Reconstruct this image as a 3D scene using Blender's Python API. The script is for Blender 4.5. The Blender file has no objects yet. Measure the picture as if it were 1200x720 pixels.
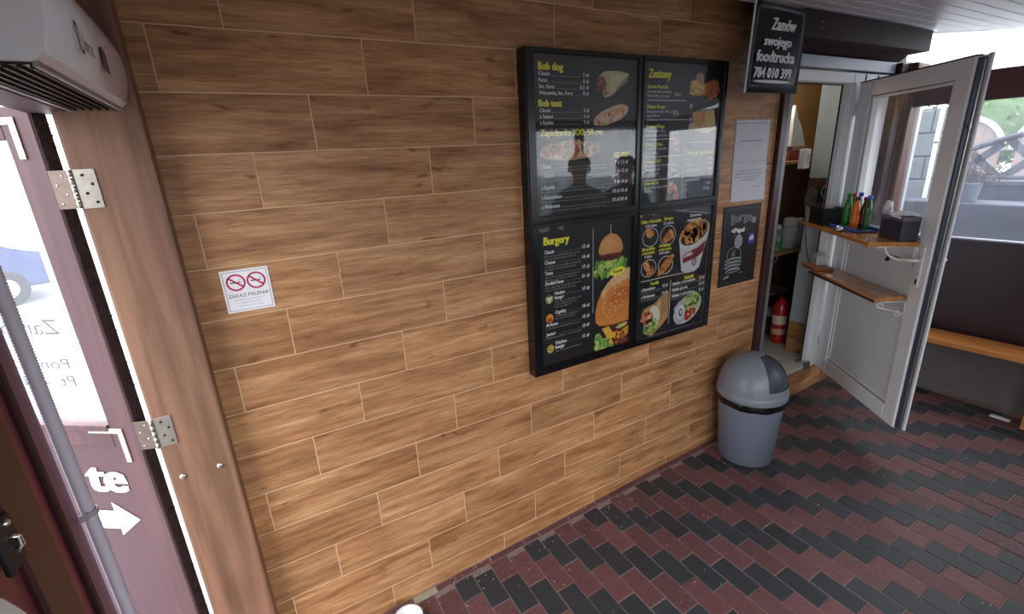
import bpy, bmesh, math, random
from mathutils import Vector, Matrix
SC = bpy.context.scene
COL = SC.collection
R = random.Random(7)
PI = math.pi

# ---------------------------------------------------------------- camera
def make_camera():
    cd = bpy.data.cameras.new('camera'); cam = bpy.data.objects.new('camera', cd); COL.objects.link(cam)
    cd.sensor_fit = 'HORIZONTAL'; cd.sensor_width = 36; cd.lens = 16.385; cd.clip_start = .02; cd.clip_end = 200
    right = Vector((0.86846196, -0.49331946, -0.04908901))
    down = Vector((-0.19126839, -0.24206387, -0.95122105))
    fwd = Vector((0.45737318, 0.83548848, -0.30457968))
    m = Matrix((( right.x, -down.x, -fwd.x, .5451), (right.y, -down.y, -fwd.y, -1.7917), (right.z, -down.z, -fwd.z, 1.9633), (0, 0, 0, 1)))
    cam.matrix_world = m
    SC.camera = cam
make_camera()

# ---------------------------------------------------------------- world (overcast sky) and exposure
W = bpy.data.worlds.new('overcast_sky'); SC.world = W; W.use_nodes = True
nt = W.node_tree; nt.nodes.clear()
wo = nt.nodes.new('ShaderNodeOutputWorld'); wb = nt.nodes.new('ShaderNodeBackground')
tc = nt.nodes.new('ShaderNodeTexCoord'); ns = nt.nodes.new('ShaderNodeTexNoise'); ns.inputs['Scale'].default_value = 1.6
rp = nt.nodes.new('ShaderNodeValToRGB')
rp.color_ramp.elements[0].color = (.80, .87, .97, 1); rp.color_ramp.elements[1].color = (1, 1, 1, 1)
nt.links.new(tc.outputs['Generated'], ns.inputs['Vector']); nt.links.new(ns.outputs['Fac'], rp.inputs['Fac'])
sx = nt.nodes.new('ShaderNodeSeparateXYZ'); nt.links.new(tc.outputs['Generated'], sx.inputs[0])
gr = nt.nodes.new('ShaderNodeMapRange'); gr.inputs[1].default_value = 0; gr.inputs[2].default_value = 1; gr.inputs[3].default_value = .7; gr.inputs[4].default_value = 1.4
nt.links.new(sx.outputs['Z'], gr.inputs[0])
vm = nt.nodes.new('ShaderNodeVectorMath'); vm.operation = 'SCALE'; nt.links.new(rp.outputs['Color'], vm.inputs[0]); nt.links.new(gr.outputs[0], vm.inputs['Scale'])
nt.links.new(vm.outputs[0], wb.inputs['Color']); nt.links.new(wb.outputs[0], wo.inputs[0])
wb.inputs['Strength'].default_value = 4.0
SC.view_settings.view_transform = 'Standard'; SC.view_settings.look = 'None'
SC.view_settings.gamma = 1; SC.view_settings.use_curve_mapping = False
SC.view_settings.exposure = 0.74

def portal(name, loc, rot, sx, sy):
    l = bpy.data.lights.new(name, 'AREA'); l.shape = 'RECTANGLE'; l.size = sx; l.size_y = sy
    l.cycles.is_portal = True
    o = bpy.data.objects.new(name, l); o.location = loc; o.rotation_euler = rot; COL.objects.link(o)

# ---------------------------------------------------------------- colour helpers / materials
def lin(c):
    c = c / 255.0
    return c / 12.92 if c <= .04045 else ((c + .055) / 1.055) ** 2.4
def rgb(r, g, b): return (lin(r), lin(g), lin(b), 1)
MATS = {}
def mat(name, col, rough=.6, metal=0, noise=0, nscale=20, spec=.5, bump=0, coat=0, trans=0, alpha=1, stretch=None, emit=0, objrand=0):
    if name in MATS: return MATS[name]
    m = bpy.data.materials.new(name); m.use_nodes = True; MATS[name] = m
    n = m.node_tree; b = n.nodes['Principled BSDF']
    b.inputs['Base Color'].default_value = col; b.inputs['Roughness'].default_value = rough; b.inputs['Metallic'].default_value = metal
    b.inputs['Specular IOR Level'].default_value = spec; b.inputs['Coat Weight'].default_value = coat
    b.inputs['Transmission Weight'].default_value = trans; b.inputs['Alpha'].default_value = alpha
    if emit: b.inputs['Emission Color'].default_value = col; b.inputs['Emission Strength'].default_value = emit
    t = n.nodes.new('ShaderNodeTexCoord'); mp = n.nodes.new('ShaderNodeMapping'); nz = n.nodes.new('ShaderNodeTexNoise')
    nz.inputs['Scale'].default_value = nscale; nz.inputs['Detail'].default_value = 5
    n.links.new(t.outputs['Object'], mp.inputs['Vector']); n.links.new(mp.outputs['Vector'], nz.inputs['Vector'])
    if stretch: mp.inputs['Scale'].default_value = stretch
    amt = max(noise, .06)
    mx = n.nodes.new('ShaderNodeMix'); mx.data_type = 'RGBA'
    mx.inputs[6].default_value = tuple(max(0, c * (1 - amt)) for c in col[:3]) + (1,)
    mx.inputs[7].default_value = tuple(min(1, c * (1 + amt)) for c in col[:3]) + (1,)
    n.links.new(nz.outputs['Fac'], mx.inputs[0])
    out = mx.outputs[2]
    if objrand:
        oi = n.nodes.new('ShaderNodeObjectInfo'); hs = n.nodes.new('ShaderNodeHueSaturation')
        mr = n.nodes.new('ShaderNodeMapRange'); mr.inputs[3].default_value = 1 - objrand; mr.inputs[4].default_value = 1 + objrand
        n.links.new(oi.outputs['Random'], mr.inputs[0]); n.links.new(mr.outputs[0], hs.inputs['Value'])
        n.links.new(out, hs.inputs['Color']); out = hs.outputs[0]
    n.links.new(out, b.inputs['Base Color'])
    if bump:
        bp = n.nodes.new('ShaderNodeBump'); bp.inputs['Strength'].default_value = bump; bp.inputs['Distance'].default_value = .004
        n.links.new(nz.outputs['Fac'], bp.inputs['Height']); n.links.new(bp.outputs[0], b.inputs['Normal'])
    return m

def wood_tile_mat():
    m = bpy.data.materials.new('wood_look_tile'); m.use_nodes = True; n = m.node_tree; b = n.nodes['Principled BSDF']
    N = n.nodes.new; L = n.links.new
    t = N('ShaderNodeTexCoord'); oi = N('ShaderNodeObjectInfo')
    sc = N('ShaderNodeVectorMath'); sc.operation = 'SCALE'; sc.inputs['Scale'].default_value = 60
    cb = N('ShaderNodeCombineXYZ'); L(oi.outputs['Random'], cb.inputs[0]); L(oi.outputs['Random'], cb.inputs[2])
    L(cb.outputs[0], sc.inputs[0])
    ad = N('ShaderNodeVectorMath'); ad.operation = 'ADD'; L(t.outputs['Object'], ad.inputs[0]); L(sc.outputs[0], ad.inputs[1])
    def noise(sx, sz, scale, detail, dist=0):
        mp = N('ShaderNodeMapping'); mp.inputs['Scale'].default_value = (sx, 1, sz); L(ad.outputs[0], mp.inputs[0])
        q = N('ShaderNodeTexNoise'); q.inputs['Scale'].default_value = scale; q.inputs['Detail'].default_value = detail
        q.inputs['Roughness'].default_value = .65; q.inputs['Distortion'].default_value = dist; L(mp.outputs[0], q.inputs['Vector']); return q
    broad = noise(.8, 7, 2.6, 3, .25)
    fine = noise(1.1, 18, 4.5, 6, .35)
    pore = noise(2.2, 75, 5, 4, .2)
    knot = noise(2.2, 7, 2.8, 2, .3)
    r1 = N('ShaderNodeValToRGB'); e = r1.color_ramp.elements
    e[0].position = .30; e[0].color = rgb(146, 98, 64); e[1].position = .70; e[1].color = rgb(216, 168, 122)
    k = r1.color_ramp.elements.new(.5); k.color = rgb(188, 138, 94)
    L(broad.outputs['Fac'], r1.inputs[0])
    r2 = N('ShaderNodeValToRGB'); e = r2.color_ramp.elements
    e[0].position = .30; e[0].color = (.50, .43, .38, 1); e[1].position = .60; e[1].color = (1.05, 1.04, 1.02, 1)
    L(fine.outputs['Fac'], r2.inputs[0])
    m1 = N('ShaderNodeMix'); m1.data_type = 'RGBA'; m1.blend_type = 'MULTIPLY'; m1.inputs[0].default_value = .62
    L(r1.outputs[0], m1.inputs[6]); L(r2.outputs[0], m1.inputs[7])
    r3 = N('ShaderNodeValToRGB'); e = r3.color_ramp.elements
    e[0].position = .36; e[0].color = (.66, .60, .55, 1); e[1].position = .52; e[1].color = (1, 1, 1, 1)
    L(pore.outputs['Fac'], r3.inputs[0])
    m2 = N('ShaderNodeMix'); m2.data_type = 'RGBA'; m2.blend_type = 'MULTIPLY'; m2.inputs[0].default_value = 1
    L(m1.outputs[2], m2.inputs[6]); L(r3.outputs[0], m2.inputs[7])
    r4 = N('ShaderNodeValToRGB'); e = r4.color_ramp.elements
    e[0].position = .27; e[0].color = (.36, .27, .22, 1); e[1].position = .36; e[1].color = (1, 1, 1, 1)
    L(knot.outputs['Fac'], r4.inputs[0])
    m3 = N('ShaderNodeMix'); m3.data_type = 'RGBA'; m3.blend_type = 'MULTIPLY'; m3.inputs[0].default_value = .8
    L(m2.outputs[2], m3.inputs[6]); L(r4.outputs[0], m3.inputs[7])
    hs = N('ShaderNodeHueSaturation'); mr = N('ShaderNodeMapRange'); mr.inputs[3].default_value = .9; mr.inputs[4].default_value = 1.1
    L(oi.outputs['Random'], mr.inputs[0]); L(mr.outputs[0], hs.inputs['Value']); L(m3.outputs[2], hs.inputs['Color'])
    L(hs.outputs[0], b.inputs['Base Color'])
    b.inputs['Roughness'].default_value = .42; b.inputs['Specular IOR Level'].default_value = .35
    bp = N('ShaderNodeBump'); bp.inputs['Strength'].default_value = .12; bp.inputs['Distance'].default_value = .002
    L(fine.outputs['Fac'], bp.inputs['Height']); L(bp.outputs[0], b.inputs['Normal'])
    return m

def wood_mat(name, c1, c2, axis='Z', rough=.5, knots=True, coat=0, fine=.55):
    m = bpy.data.materials.new(name); m.use_nodes = True; n = m.node_tree; b = n.nodes['Principled BSDF']
    N = n.nodes.new; L = n.links.new
    t = N('ShaderNodeTexCoord'); mp = N('ShaderNodeMapping')
    s = {'X': (1.5, 22, 22), 'Y': (22, 1.5, 22), 'Z': (22, 22, 1.5)}[axis]
    mp.inputs['Scale'].default_value = s; L(t.outputs['Object'], mp.inputs[0])
    q = N('ShaderNodeTexNoise'); q.inputs['Scale'].default_value = 1; q.inputs['Detail'].default_value = 7; q.inputs['Distortion'].default_value = .7
    L(mp.outputs[0], q.inputs['Vector'])
    r1 = N('ShaderNodeValToRGB'); e = r1.color_ramp.elements; e[0].position = .3; e[0].color = c1; e[1].position = .7; e[1].color = c2
    L(q.outputs['Fac'], r1.inputs[0]); out = r1.outputs[0]
    if knots:
        mk = N('ShaderNodeMapping'); k = {'X': (1.2, 3.5, 3.5), 'Y': (3.5, 1.2, 3.5), 'Z': (3.5, 3.5, 1.2)}[axis]
        mk.inputs['Scale'].default_value = k; L(t.outputs['Object'], mk.inputs[0])
        q2 = N('ShaderNodeTexNoise'); q2.inputs['Scale'].default_value = 2; q2.inputs['Detail'].default_value = 1; L(mk.outputs[0], q2.inputs['Vector'])
        r2 = N('ShaderNodeValToRGB'); e = r2.color_ramp.elements; e[0].position = .25; e[0].color = (.55, .5, .48, 1); e[1].position = .45; e[1].color = (1, 1, 1, 1)
        L(q2.outputs['Fac'], r2.inputs[0])
        mx = N('ShaderNodeMix'); mx.data_type = 'RGBA'; mx.blend_type = 'MULTIPLY'; mx.inputs[0].default_value = fine
        L(out, mx.inputs[6]); L(r2.outputs[0], mx.inputs[7]); out = mx.outputs[2]
    L(out, b.inputs['Base Color']); b.inputs['Roughness'].default_value = rough; b.inputs['Coat Weight'].default_value = coat
    bp = N('ShaderNodeBump'); bp.inputs['Strength'].default_value = .15; bp.inputs['Distance'].default_value = .003
    L(q.outputs['Fac'], bp.inputs['Height']); L(bp.outputs[0], b.inputs['Normal'])
    return m

def pane_mat(name, haze=.06, hazecol=(.8, .85, .92, 1), tint=(1, 1, 1, 1), ior=1.5):
    m = bpy.data.materials.new(name); m.use_nodes = True; n = m.node_tree; n.nodes.clear(); N = n.nodes.new; L = n.links.new
    o = N('ShaderNodeOutputMaterial'); tr = N('ShaderNodeBsdfTransparent'); tr.inputs[0].default_value = tint
    gl = N('ShaderNodeBsdfGlossy'); gl.inputs['Roughness'].default_value = .02
    fr = N('ShaderNodeFresnel'); fr.inputs[0].default_value = ior
    df = N('ShaderNodeBsdfDiffuse'); df.inputs[0].default_value = hazecol
    tl = N('ShaderNodeBsdfTranslucent'); tl.inputs[0].default_value = hazecol
    a = N('ShaderNodeAddShader'); hz = N('ShaderNodeMixShader'); hz.inputs[0].default_value = .5
    L(df.outputs[0], hz.inputs[1]); L(tl.outputs[0], hz.inputs[2])
    m1 = N('ShaderNodeMixShader'); L(tr.outputs[0], m1.inputs[1]); L(hz.outputs[0], m1.inputs[2])
    t = N('ShaderNodeTexCoord'); nz = N('ShaderNodeTexNoise'); nz.inputs['Scale'].default_value = 3
    mr = N('ShaderNodeMapRange'); mr.inputs[1].default_value = .3; mr.inputs[2].default_value = .7
    mr.inputs[3].default_value = haze * .75; mr.inputs[4].default_value = haze * 1.25
    L(t.outputs['Object'], nz.inputs[0]); L(nz.outputs['Fac'], mr.inputs[0]); L(mr.outputs[0], m1.inputs[0])
    ge = N('ShaderNodeNewGeometry'); sb = N('ShaderNodeMath'); sb.operation = 'SUBTRACT'; sb.inputs[0].default_value = 1; L(ge.outputs['Backfacing'], sb.inputs[1])
    mu = N('ShaderNodeMath'); mu.operation = 'MULTIPLY'; L(fr.outputs[0], mu.inputs[0]); L(sb.outputs[0], mu.inputs[1])
    m2 = N('ShaderNodeMixShader'); L(mu.outputs[0], m2.inputs[0]); L(m1.outputs[0], m2.inputs[1]); L(gl.outputs[0], m2.inputs[2])
    L(m2.outputs[0], o.inputs[0]); return m

def print_mat(name='printed_ink', rough=.45):
    m = bpy.data.materials.new(name); m.use_nodes = True; n = m.node_tree; b = n.nodes['Principled BSDF']
    a = n.nodes.new('ShaderNodeAttribute'); a.attribute_name = 'Col'
    nz = n.nodes.new('ShaderNodeTexNoise'); nz.inputs['Scale'].default_value = 140; tcn = n.nodes.new('ShaderNodeTexCoord')
    n.links.new(tcn.outputs['Object'], nz.inputs[0])
    mx = n.nodes.new('ShaderNodeMix'); mx.data_type = 'RGBA'; mx.blend_type = 'MULTIPLY'; mx.inputs[0].default_value = .18
    n.links.new(a.outputs['Color'], mx.inputs[6]); n.links.new(nz.outputs['Color'], mx.inputs[7])
    n.links.new(mx.outputs[2], b.inputs['Base Color']); b.inputs['Roughness'].default_value = rough
    return m

M_TILE = wood_tile_mat()
M_GROUT = mat('cream_grout', rgb(222, 186, 148), .9, noise=.1)
M_POST = wood_mat('red_brown_painted_wood', rgb(102, 70, 52), rgb(146, 106, 82), 'Z', .5)
M_PINK = wood_mat('faded_maroon_wood', rgb(72, 42, 45), rgb(94, 60, 63), 'Z', .5, fine=.25)
M_MAROON = mat('dark_maroon_paint', rgb(58, 30, 33), .4, noise=.12, nscale=6, spec=.4)
M_MAROOND = mat('deep_maroon_gloss', rgb(44, 20, 25), .5, noise=.1, nscale=6, spec=.2)
M_BROWNP = mat('brown_painted_post', rgb(88, 52, 40), .5, noise=.15, nscale=8, stretch=(3, 3, .6))
M_BEAM = mat('red_brown_beam', rgb(78, 38, 36), .5, noise=.1, nscale=8)
M_BLACK = mat('black_powder_coat', rgb(15, 14, 16), .25, noise=.1, spec=.6)
M_PVC = mat('white_pvc', rgb(234, 235, 236), .35, noise=.03, nscale=5)
M_PVCG = mat('grey_white_panel', rgb(222, 226, 226), .4, noise=.03)
M_GASKET = mat('black_gasket', rgb(18, 18, 20), .6)
M_STEEL = mat('galvanised_steel', rgb(196, 190, 176), .32, metal=.9, noise=.25, nscale=60)
M_CHROME = mat('chrome', rgb(215, 215, 215), .18, metal=1)
M_WHITE = mat('white_plastic', rgb(225, 225, 225), .4, noise=.02)
M_PAPER = mat('white_paper', rgb(214, 214, 224), .7, noise=.02)
M_BINBODY = mat('grey_bin_plastic', rgb(112, 119, 134), .38, noise=.06, nscale=200, bump=.15)
M_BINLID = mat('mid_grey_lid_plastic', rgb(122, 127, 138), .38, noise=.06, nscale=200, bump=.15)
M_BINFLAP = mat('dark_grey_flap_plastic', rgb(60, 65, 76), .4, noise=.05)
M_BAG = mat('black_bin_bag', rgb(12, 12, 14), .22, noise=.2, nscale=40, bump=.6)
M_SHELF = wood_mat('varnished_shelf_wood', rgb(160, 100, 52), rgb(205, 145, 84), 'X', .22, knots=False, coat=.5)
M_SHELFE = mat('dark_shelf_edge', rgb(46, 28, 20), .5)
M_BENCH = wood_mat('orange_pine_wood', rgb(160, 96, 44), rgb(206, 134, 68), 'Y', .4, knots=False)
M_PAVR = mat('red_paver', rgb(98, 62, 63), .62, noise=.55, nscale=38, bump=.5, objrand=.18)
M_PAVD = mat('charcoal_paver', rgb(46, 48, 52), .58, noise=.55, nscale=38, bump=.5, objrand=.2)
M_PAVT = mat('pale_cement_paver', rgb(150, 145, 120), .8, noise=.2, nscale=30, bump=.4)
M_JOINT = mat('sand_joint', rgb(128, 110, 104), .95, noise=.4, nscale=90)
M_CEIL = mat('white_pvc_cladding', rgb(228, 226, 230), .35, noise=.05, nscale=4, stretch=(.5, 6, 1))
M_CEILG = mat('cladding_groove', rgb(70, 66, 70), .7)
M_PINT = print_mat()
M_PGLOSS = print_mat('glossy_print', .3)

# ---------------------------------------------------------------- mesh helpers
def link(o): COL.objects.link(o); return o
def fin(name, bm, m, parent=None, smooth=False, loc=None):
    me = bpy.data.meshes.new(name); bm.normal_update(); bm.to_mesh(me); bm.free()
    if m is not None:
        for q in (m if isinstance(m, (list, tuple)) else [m]): me.materials.append(q)
    if smooth: me.polygons.foreach_set('use_smooth', [True] * len(me.polygons))
    o = bpy.data.objects.new(name, me); link(o)
    if parent: o.parent = parent
    if loc: o.location = loc
    return o
def BM(): return bmesh.new()
def box(bm, x0, x1, y0, y1, z0, z1, bev=0, mi=0, seg=1):
    g = bmesh.new()
    bmesh.ops.create_cube(g, size=1)
    bmesh.ops.scale(g, vec=(abs(x1 - x0), abs(y1 - y0), abs(z1 - z0)), verts=g.verts)
    bmesh.ops.translate(g, vec=((x0 + x1) / 2, (y0 + y1) / 2, (z0 + z1) / 2), verts=g.verts)
    if bev: bmesh.ops.bevel(g, geom=list(g.edges), offset=bev, segments=seg, affect='EDGES', profile=.7)
    merge(bm, g, mi=mi); return bm
def merge(bm, g, M=None, mi=0):
    if M is not None: bmesh.ops.transform(g, matrix=M, verts=g.verts)
    vs = [bm.verts.new(v.co) for v in g.verts]
    g.verts.index_update()
    for f in g.faces:
        try: nf = bm.faces.new([vs[v.index] for v in f.verts]); nf.material_index = mi or f.material_index; nf.smooth = f.smooth
        except ValueError: pass
    g.free()
def rotz(a): return Matrix.Rotation(a, 4, 'Z')
def T(x, y, z): return Matrix.Translation((x, y, z))
def lathe(bm, prof, seg=32, c=(0, 0, 0), cap0=True, cap1=True, mi=0):
    rings = []
    for r, z in prof:
        rings.append([bm.verts.new((c[0] + r * math.cos(2 * PI * i / seg), c[1] + r * math.sin(2 * PI * i / seg), c[2] + z)) for i in range(seg)])
    for a, b in zip(rings, rings[1:]):
        for i in range(seg):
            f = bm.faces.new((a[i], a[(i + 1) % seg], b[(i + 1) % seg], b[i])); f.smooth = True; f.material_index = mi
    if cap0: bm.faces.new(list(reversed(rings[0]))).material_index = mi
    if cap1: bm.faces.new(rings[-1]).material_index = mi
    return rings
def tube(bm, pts, r, seg=8, cap=True, mi=0):
    pts = [Vector(p) for p in pts]; rings = []
    up = Vector((0, 0, 1)); prev = None
    for i, p in enumerate(pts):
        d = (pts[min(i + 1, len(pts) - 1)] - pts[max(i - 1, 0)]).normalized()
        if prev is None:
            a = up if abs(d.dot(up)) < .95 else Vector((1, 0, 0)); n1 = d.cross(a).normalized()
        else: n1 = (prev - d * prev.dot(d)).normalized()
        prev = n1; n2 = d.cross(n1); rr = r[i] if isinstance(r, (list, tuple)) else r
        rings.append([bm.verts.new(p + n1 * rr * math.cos(2 * PI * k / seg) + n2 * rr * math.sin(2 * PI * k / seg)) for k in range(seg)])
    for a, b in zip(rings, rings[1:]):
        for i in range(seg):
            f = bm.faces.new((a[i], a[(i + 1) % seg], b[(i + 1) % seg], b[i])); f.smooth = True; f.material_index = mi
    if cap: bm.faces.new(list(reversed(rings[0]))); bm.faces.new(rings[-1])
def prism(bm, poly, axis, a0, a1, mi=0):
    def P(u, v, w): return {'x': (w, u, v), 'y': (u, w, v), 'z': (u, v, w)}[axis]
    A = [bm.verts.new(P(u, v, a0)) for u, v in poly]; B_ = [bm.verts.new(P(u, v, a1)) for u, v in poly]
    bm.faces.new(A).material_index = mi; bm.faces.new(list(reversed(B_))).material_index = mi
    for i in range(len(poly)):
        j = (i + 1) % len(poly); bm.faces.new((A[j], A[i], B_[i], B_[j])).material_index = mi
    bmesh.ops.recalc_face_normals(bm, faces=bm.faces)
def blob(bm, c, rx, ry, rz, sub=2, jit=.0, seed=1, mi=0):
    g = bmesh.new(); bmesh.ops.create_icosphere(g, subdivisions=sub, radius=1); rr = random.Random(seed)
    for v in g.verts:
        k = 1 + rr.uniform(-jit, jit); v.co = Vector((v.co.x * rx * k + c[0], v.co.y * ry * k + c[1], v.co.z * rz * k + c[2]))
    for f in g.faces: f.smooth = True
    merge(bm, g, mi=mi)
def empty(name, loc=(0, 0, 0), rz=0):
    o = bpy.data.objects.new(name, None); o.location = loc; o.rotation_euler = (0, 0, rz); o.empty_display_size = .05; return link(o)
def tag(o, label, cat, group=None, kind=None):
    o['label'] = label; o['category'] = cat
    if group: o['group'] = group
    if kind: o['kind'] = kind
    return o
def thing(name, label, cat, loc=(0, 0, 0), rz=0, group=None): return tag(empty(name, loc, rz), label, cat, group)
def struct(o, label=None, cat=None):
    o['kind'] = 'structure'
    if label: o['label'] = label
    if cat: o['category'] = cat
    return o
def fz(x): return .046 * (x - 1.93)

# ---------------------------------------------------------------- flat print canvas (lettering and printed pictures)
_tx = {}
def glyphs(s, bold):
    key = (s, bold)
    if key not in _tx:
        cu = bpy.data.curves.new('t', 'FONT'); cu.body = s; cu.size = 1; cu.offset = bold; cu.resolution_u = 2
        o = bpy.data.objects.new('t', cu); me = o.to_mesh()
        vs = [(v.co.x, v.co.y) for v in me.vertices]; fs = [tuple(p.vertices) for p in me.polygons]
        o.to_mesh_clear(); bpy.data.objects.remove(o); bpy.data.curves.remove(cu)
        _tx[key] = (vs, fs)
    return _tx[key]
YEL = (.95, .93, .05, 1); WHT = (.92, .92, .92, 1); GRY = rgb(150, 150, 152)
class Print:
    """x to the right, z up, on a plane facing -y; every layer lies a hair nearer the viewer"""
    def __init__(s): s.v = []; s.f = []; s.c = []; s.n = 0
    def add(s, pts, faces, col, layer):
        b = len(s.v); s.v += [(x, -.00018 * layer, z) for x, z in pts]
        for f in faces: s.f.append(tuple(b + i for i in f)); s.c.append(col)
    def poly(s, pts, col, layer=1): s.add(pts, [tuple(range(len(pts)))], col, layer)
    def rect(s, x0, x1, z0, z1, col, layer=1): s.poly([(x0, z0), (x1, z0), (x1, z1), (x0, z1)], col, layer)
    def line(s, x0, z0, x1, z1, w, col, layer=1):
        dx, dz = x1 - x0, z1 - z0; L = math.hypot(dx, dz); nx, nz = -dz / L * w / 2, dx / L * w / 2
        s.poly([(x0 - nx, z0 - nz), (x1 - nx, z1 - nz), (x1 + nx, z1 + nz), (x0 + nx, z0 + nz)], col, layer)
    def ell(s, cx, cz, rx, rz, col, layer=1, rot=0, n=20, jit=0, seed=0):
        rr = random.Random(seed + int(cx * 7919) + int(cz * 911)); p = []
        for i in range(n):
            a = 2 * PI * i / n; k = 1 + rr.uniform(-jit, jit); x, z = rx * k * math.cos(a), rz * k * math.sin(a)
            p.append((cx + x * math.cos(rot) - z * math.sin(rot), cz + x * math.sin(rot) + z * math.cos(rot)))
        s.poly(p, col, layer)
    def ring(s, cx, cz, rx, rz, w, col, layer=1, n=28, rot=0):
        o = []; i_ = []
        for i in range(n):
            a = 2 * PI * i / n
            for lst, k in ((o, 0), (i_, w)):
                x, z = (rx - k) * math.cos(a), (rz - k) * math.sin(a)
                lst.append((cx + x * math.cos(rot) - z * math.sin(rot), cz + x * math.sin(rot) + z * math.cos(rot)))
        s.add(o + i_, [(i, (i + 1) % n, n + (i + 1) % n, n + i) for i in range(n)], col, layer)
    def specks(s, cx, cz, rx, rz, cols, num, size, layer=3, seed=1, rot=0):
        rr = random.Random(seed)
        for _ in range(num):
            a = rr.uniform(0, 2 * PI); q = math.sqrt(rr.random()); x, z = rx * q * math.cos(a), rz * q * math.sin(a)
            s.ell(cx + x * math.cos(rot) - z * math.sin(rot), cz + x * math.sin(rot) + z * math.cos(rot), size * rr.uniform(.5, 1.3), size * rr.uniform(.4, .9), rr.choice(cols), layer + rr.randrange(3) * .4, rr.uniform(0, 3), 7, .2, _)
    def text(s, t, x0, z0, h, col=WHT, x1=None, bold=.022, shear=0, rot=0, layer=4, center=False, right=None):
        bold0 = bold; vs, fs = glyphs(t, min(bold, .014))
        if not vs: return
        mnx = min(v[0] for v in vs); mxx = max(v[0] for v in vs)
        k = h / .70; kx = k
        if x1 is not None: kx = (x1 - x0) / (mxx - mnx)
        wdt = (mxx - mnx) * kx
        if center: x0 -= wdt / 2
        if right is not None: x0 = right - wdt
        reps = (0,) if bold0 < .02 else ((-1, 0, 1) if bold0 > .035 else (-.6, .6))
        for q, rp_ in enumerate(reps):
            pts = []
            for a, b in vs:
                x = (a - mnx + rp_ * bold0 * .9) * kx + b * k * shear; z = b * k
                pts.append((x0 + x * math.cos(rot) - z * math.sin(rot), z0 + x * math.sin(rot) + z * math.cos(rot)))
            s.add(pts, fs, col, layer + q * .15)
    def scribble(s, x0, x1, z, h, col=GRY, layer=3, seed=0):
        rr = random.Random(seed + int(z * 1e4)); x = x0
        while x < x1 - .004:
            w = rr.uniform(.006, .02); w = min(w, x1 - x); q = x
            while q < x + w - .0016:
                s.rect(q, q + .0016, z, z + h * rr.choice((.6, .6, .8, 1)), col, layer); q += .0026
            x += w + .004
    def build(s, name, parent, loc=(0, 0, 0), m=None, rz=0):
        me = bpy.data.meshes.new(name); me.from_pydata(s.v, [], s.f)
        ca = me.color_attributes.new('Col', 'FLOAT_COLOR', 'CORNER'); buf = []
        for f, c in zip(s.f, s.c): buf += list(c) * len(f)
        ca.data.foreach_set('color', buf); me.materials.append(m or M_PINT)
        # make every face look towards -y
        me.update()
        flip = [p.index for p in me.polygons if p.normal.y > 0]
        if flip:
            bm = bmesh.new(); bm.from_mesh(me); bm.faces.ensure_lookup_table()
            bmesh.ops.reverse_faces(bm, faces=[bm.faces[i] for i in flip]); bm.to_mesh(me); bm.free()
        o = bpy.data.objects.new(name, me); link(o); o.location = loc; o.rotation_euler = (0, 0, rz)
        if parent: o.parent = parent
        return o

# ================================================================= THE SETTING
# ---- floor: sloping slab, block pavers 10 x 20 cm in half bond, colours in diagonal bands
FT = math.atan(.046)
bm = BM(); box(bm, -2.1, 3.1, -2.6, .1, -.12, -.0035)
floor = fin('floor', bm, M_JOINT); floor.location = (1.93, 0, 0); floor.rotation_euler = (0, -FT, 0); struct(floor, 'floor of red and charcoal block pavers', 'floor')
def paver_mesh(w, l, m):
    b = BM(); box(b, -w / 2 + .0022, w / 2 - .0022, -l / 2 + .0022, l / 2 - .0022, -.05, 0, .0025)
    me = bpy.data.meshes.new('brick'); b.normal_update(); b.to_mesh(me); b.free(); me.materials.append(m); return me
PM = {}
far = {0: BM(), 1: BM()}
bricks = []
for i in range(-14, 36):
    x0 = 1.19 + .1 * i; xc = x0 + .05
    for j in range(-2, 16):
        # brick centre where xc + yc = 1.27 + .2 k
        k = math.floor((xc - 1.27) / .2) - j
        yc = 1.27 + .2 * k - xc
        if yc > .1: continue
        dark = (k % 2 != 0)
        top, bot = yc + .1, yc - .1
        cut = -.045 if x0 < 3.38 else .0
        if top > cut: top = cut
        if top - bot < .03: continue
        if bot < -2.3 or xc > 4.84: continue
        bricks.append((xc, (top + bot) / 2, round(top - bot, 3), dark))
def vis(xc, yc):
    # inside (or near) the camera's view
    v = Vector((xc - .5451, yc + 1.7917, fz(xc) - 1.9633))
    X = v.dot(Vector((0.86846196, -0.49331946, -0.04908901))); Y = v.dot(Vector((-0.19126839, -0.24206387, -0.95122105))); Z = v.dot(Vector((0.45737318, 0.83548848, -0.30457968)))
    if Z < .1: return 0
    u, w = 600 + 546 * X / Z, 360 + 546 * Y / Z
    return (1 / Z) if (-20 < u < 1230 and -20 < w < 745) else 0
bricks.sort(key=lambda b: -vis(b[0], b[1]))
cnt = 0
def add_brick(xc, yc, w, l, m, dz):
    global cnt
    key = (round(w, 3), round(l, 3), m.name)
    if key not in PM: PM[key] = paver_mesh(w, l, m)
    o = bpy.data.objects.new('brick', PM[key]); link(o); o.parent = floor
    o.location = ((xc - 1.93) / math.cos(FT), yc, dz); cnt += 1
    return o
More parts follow.
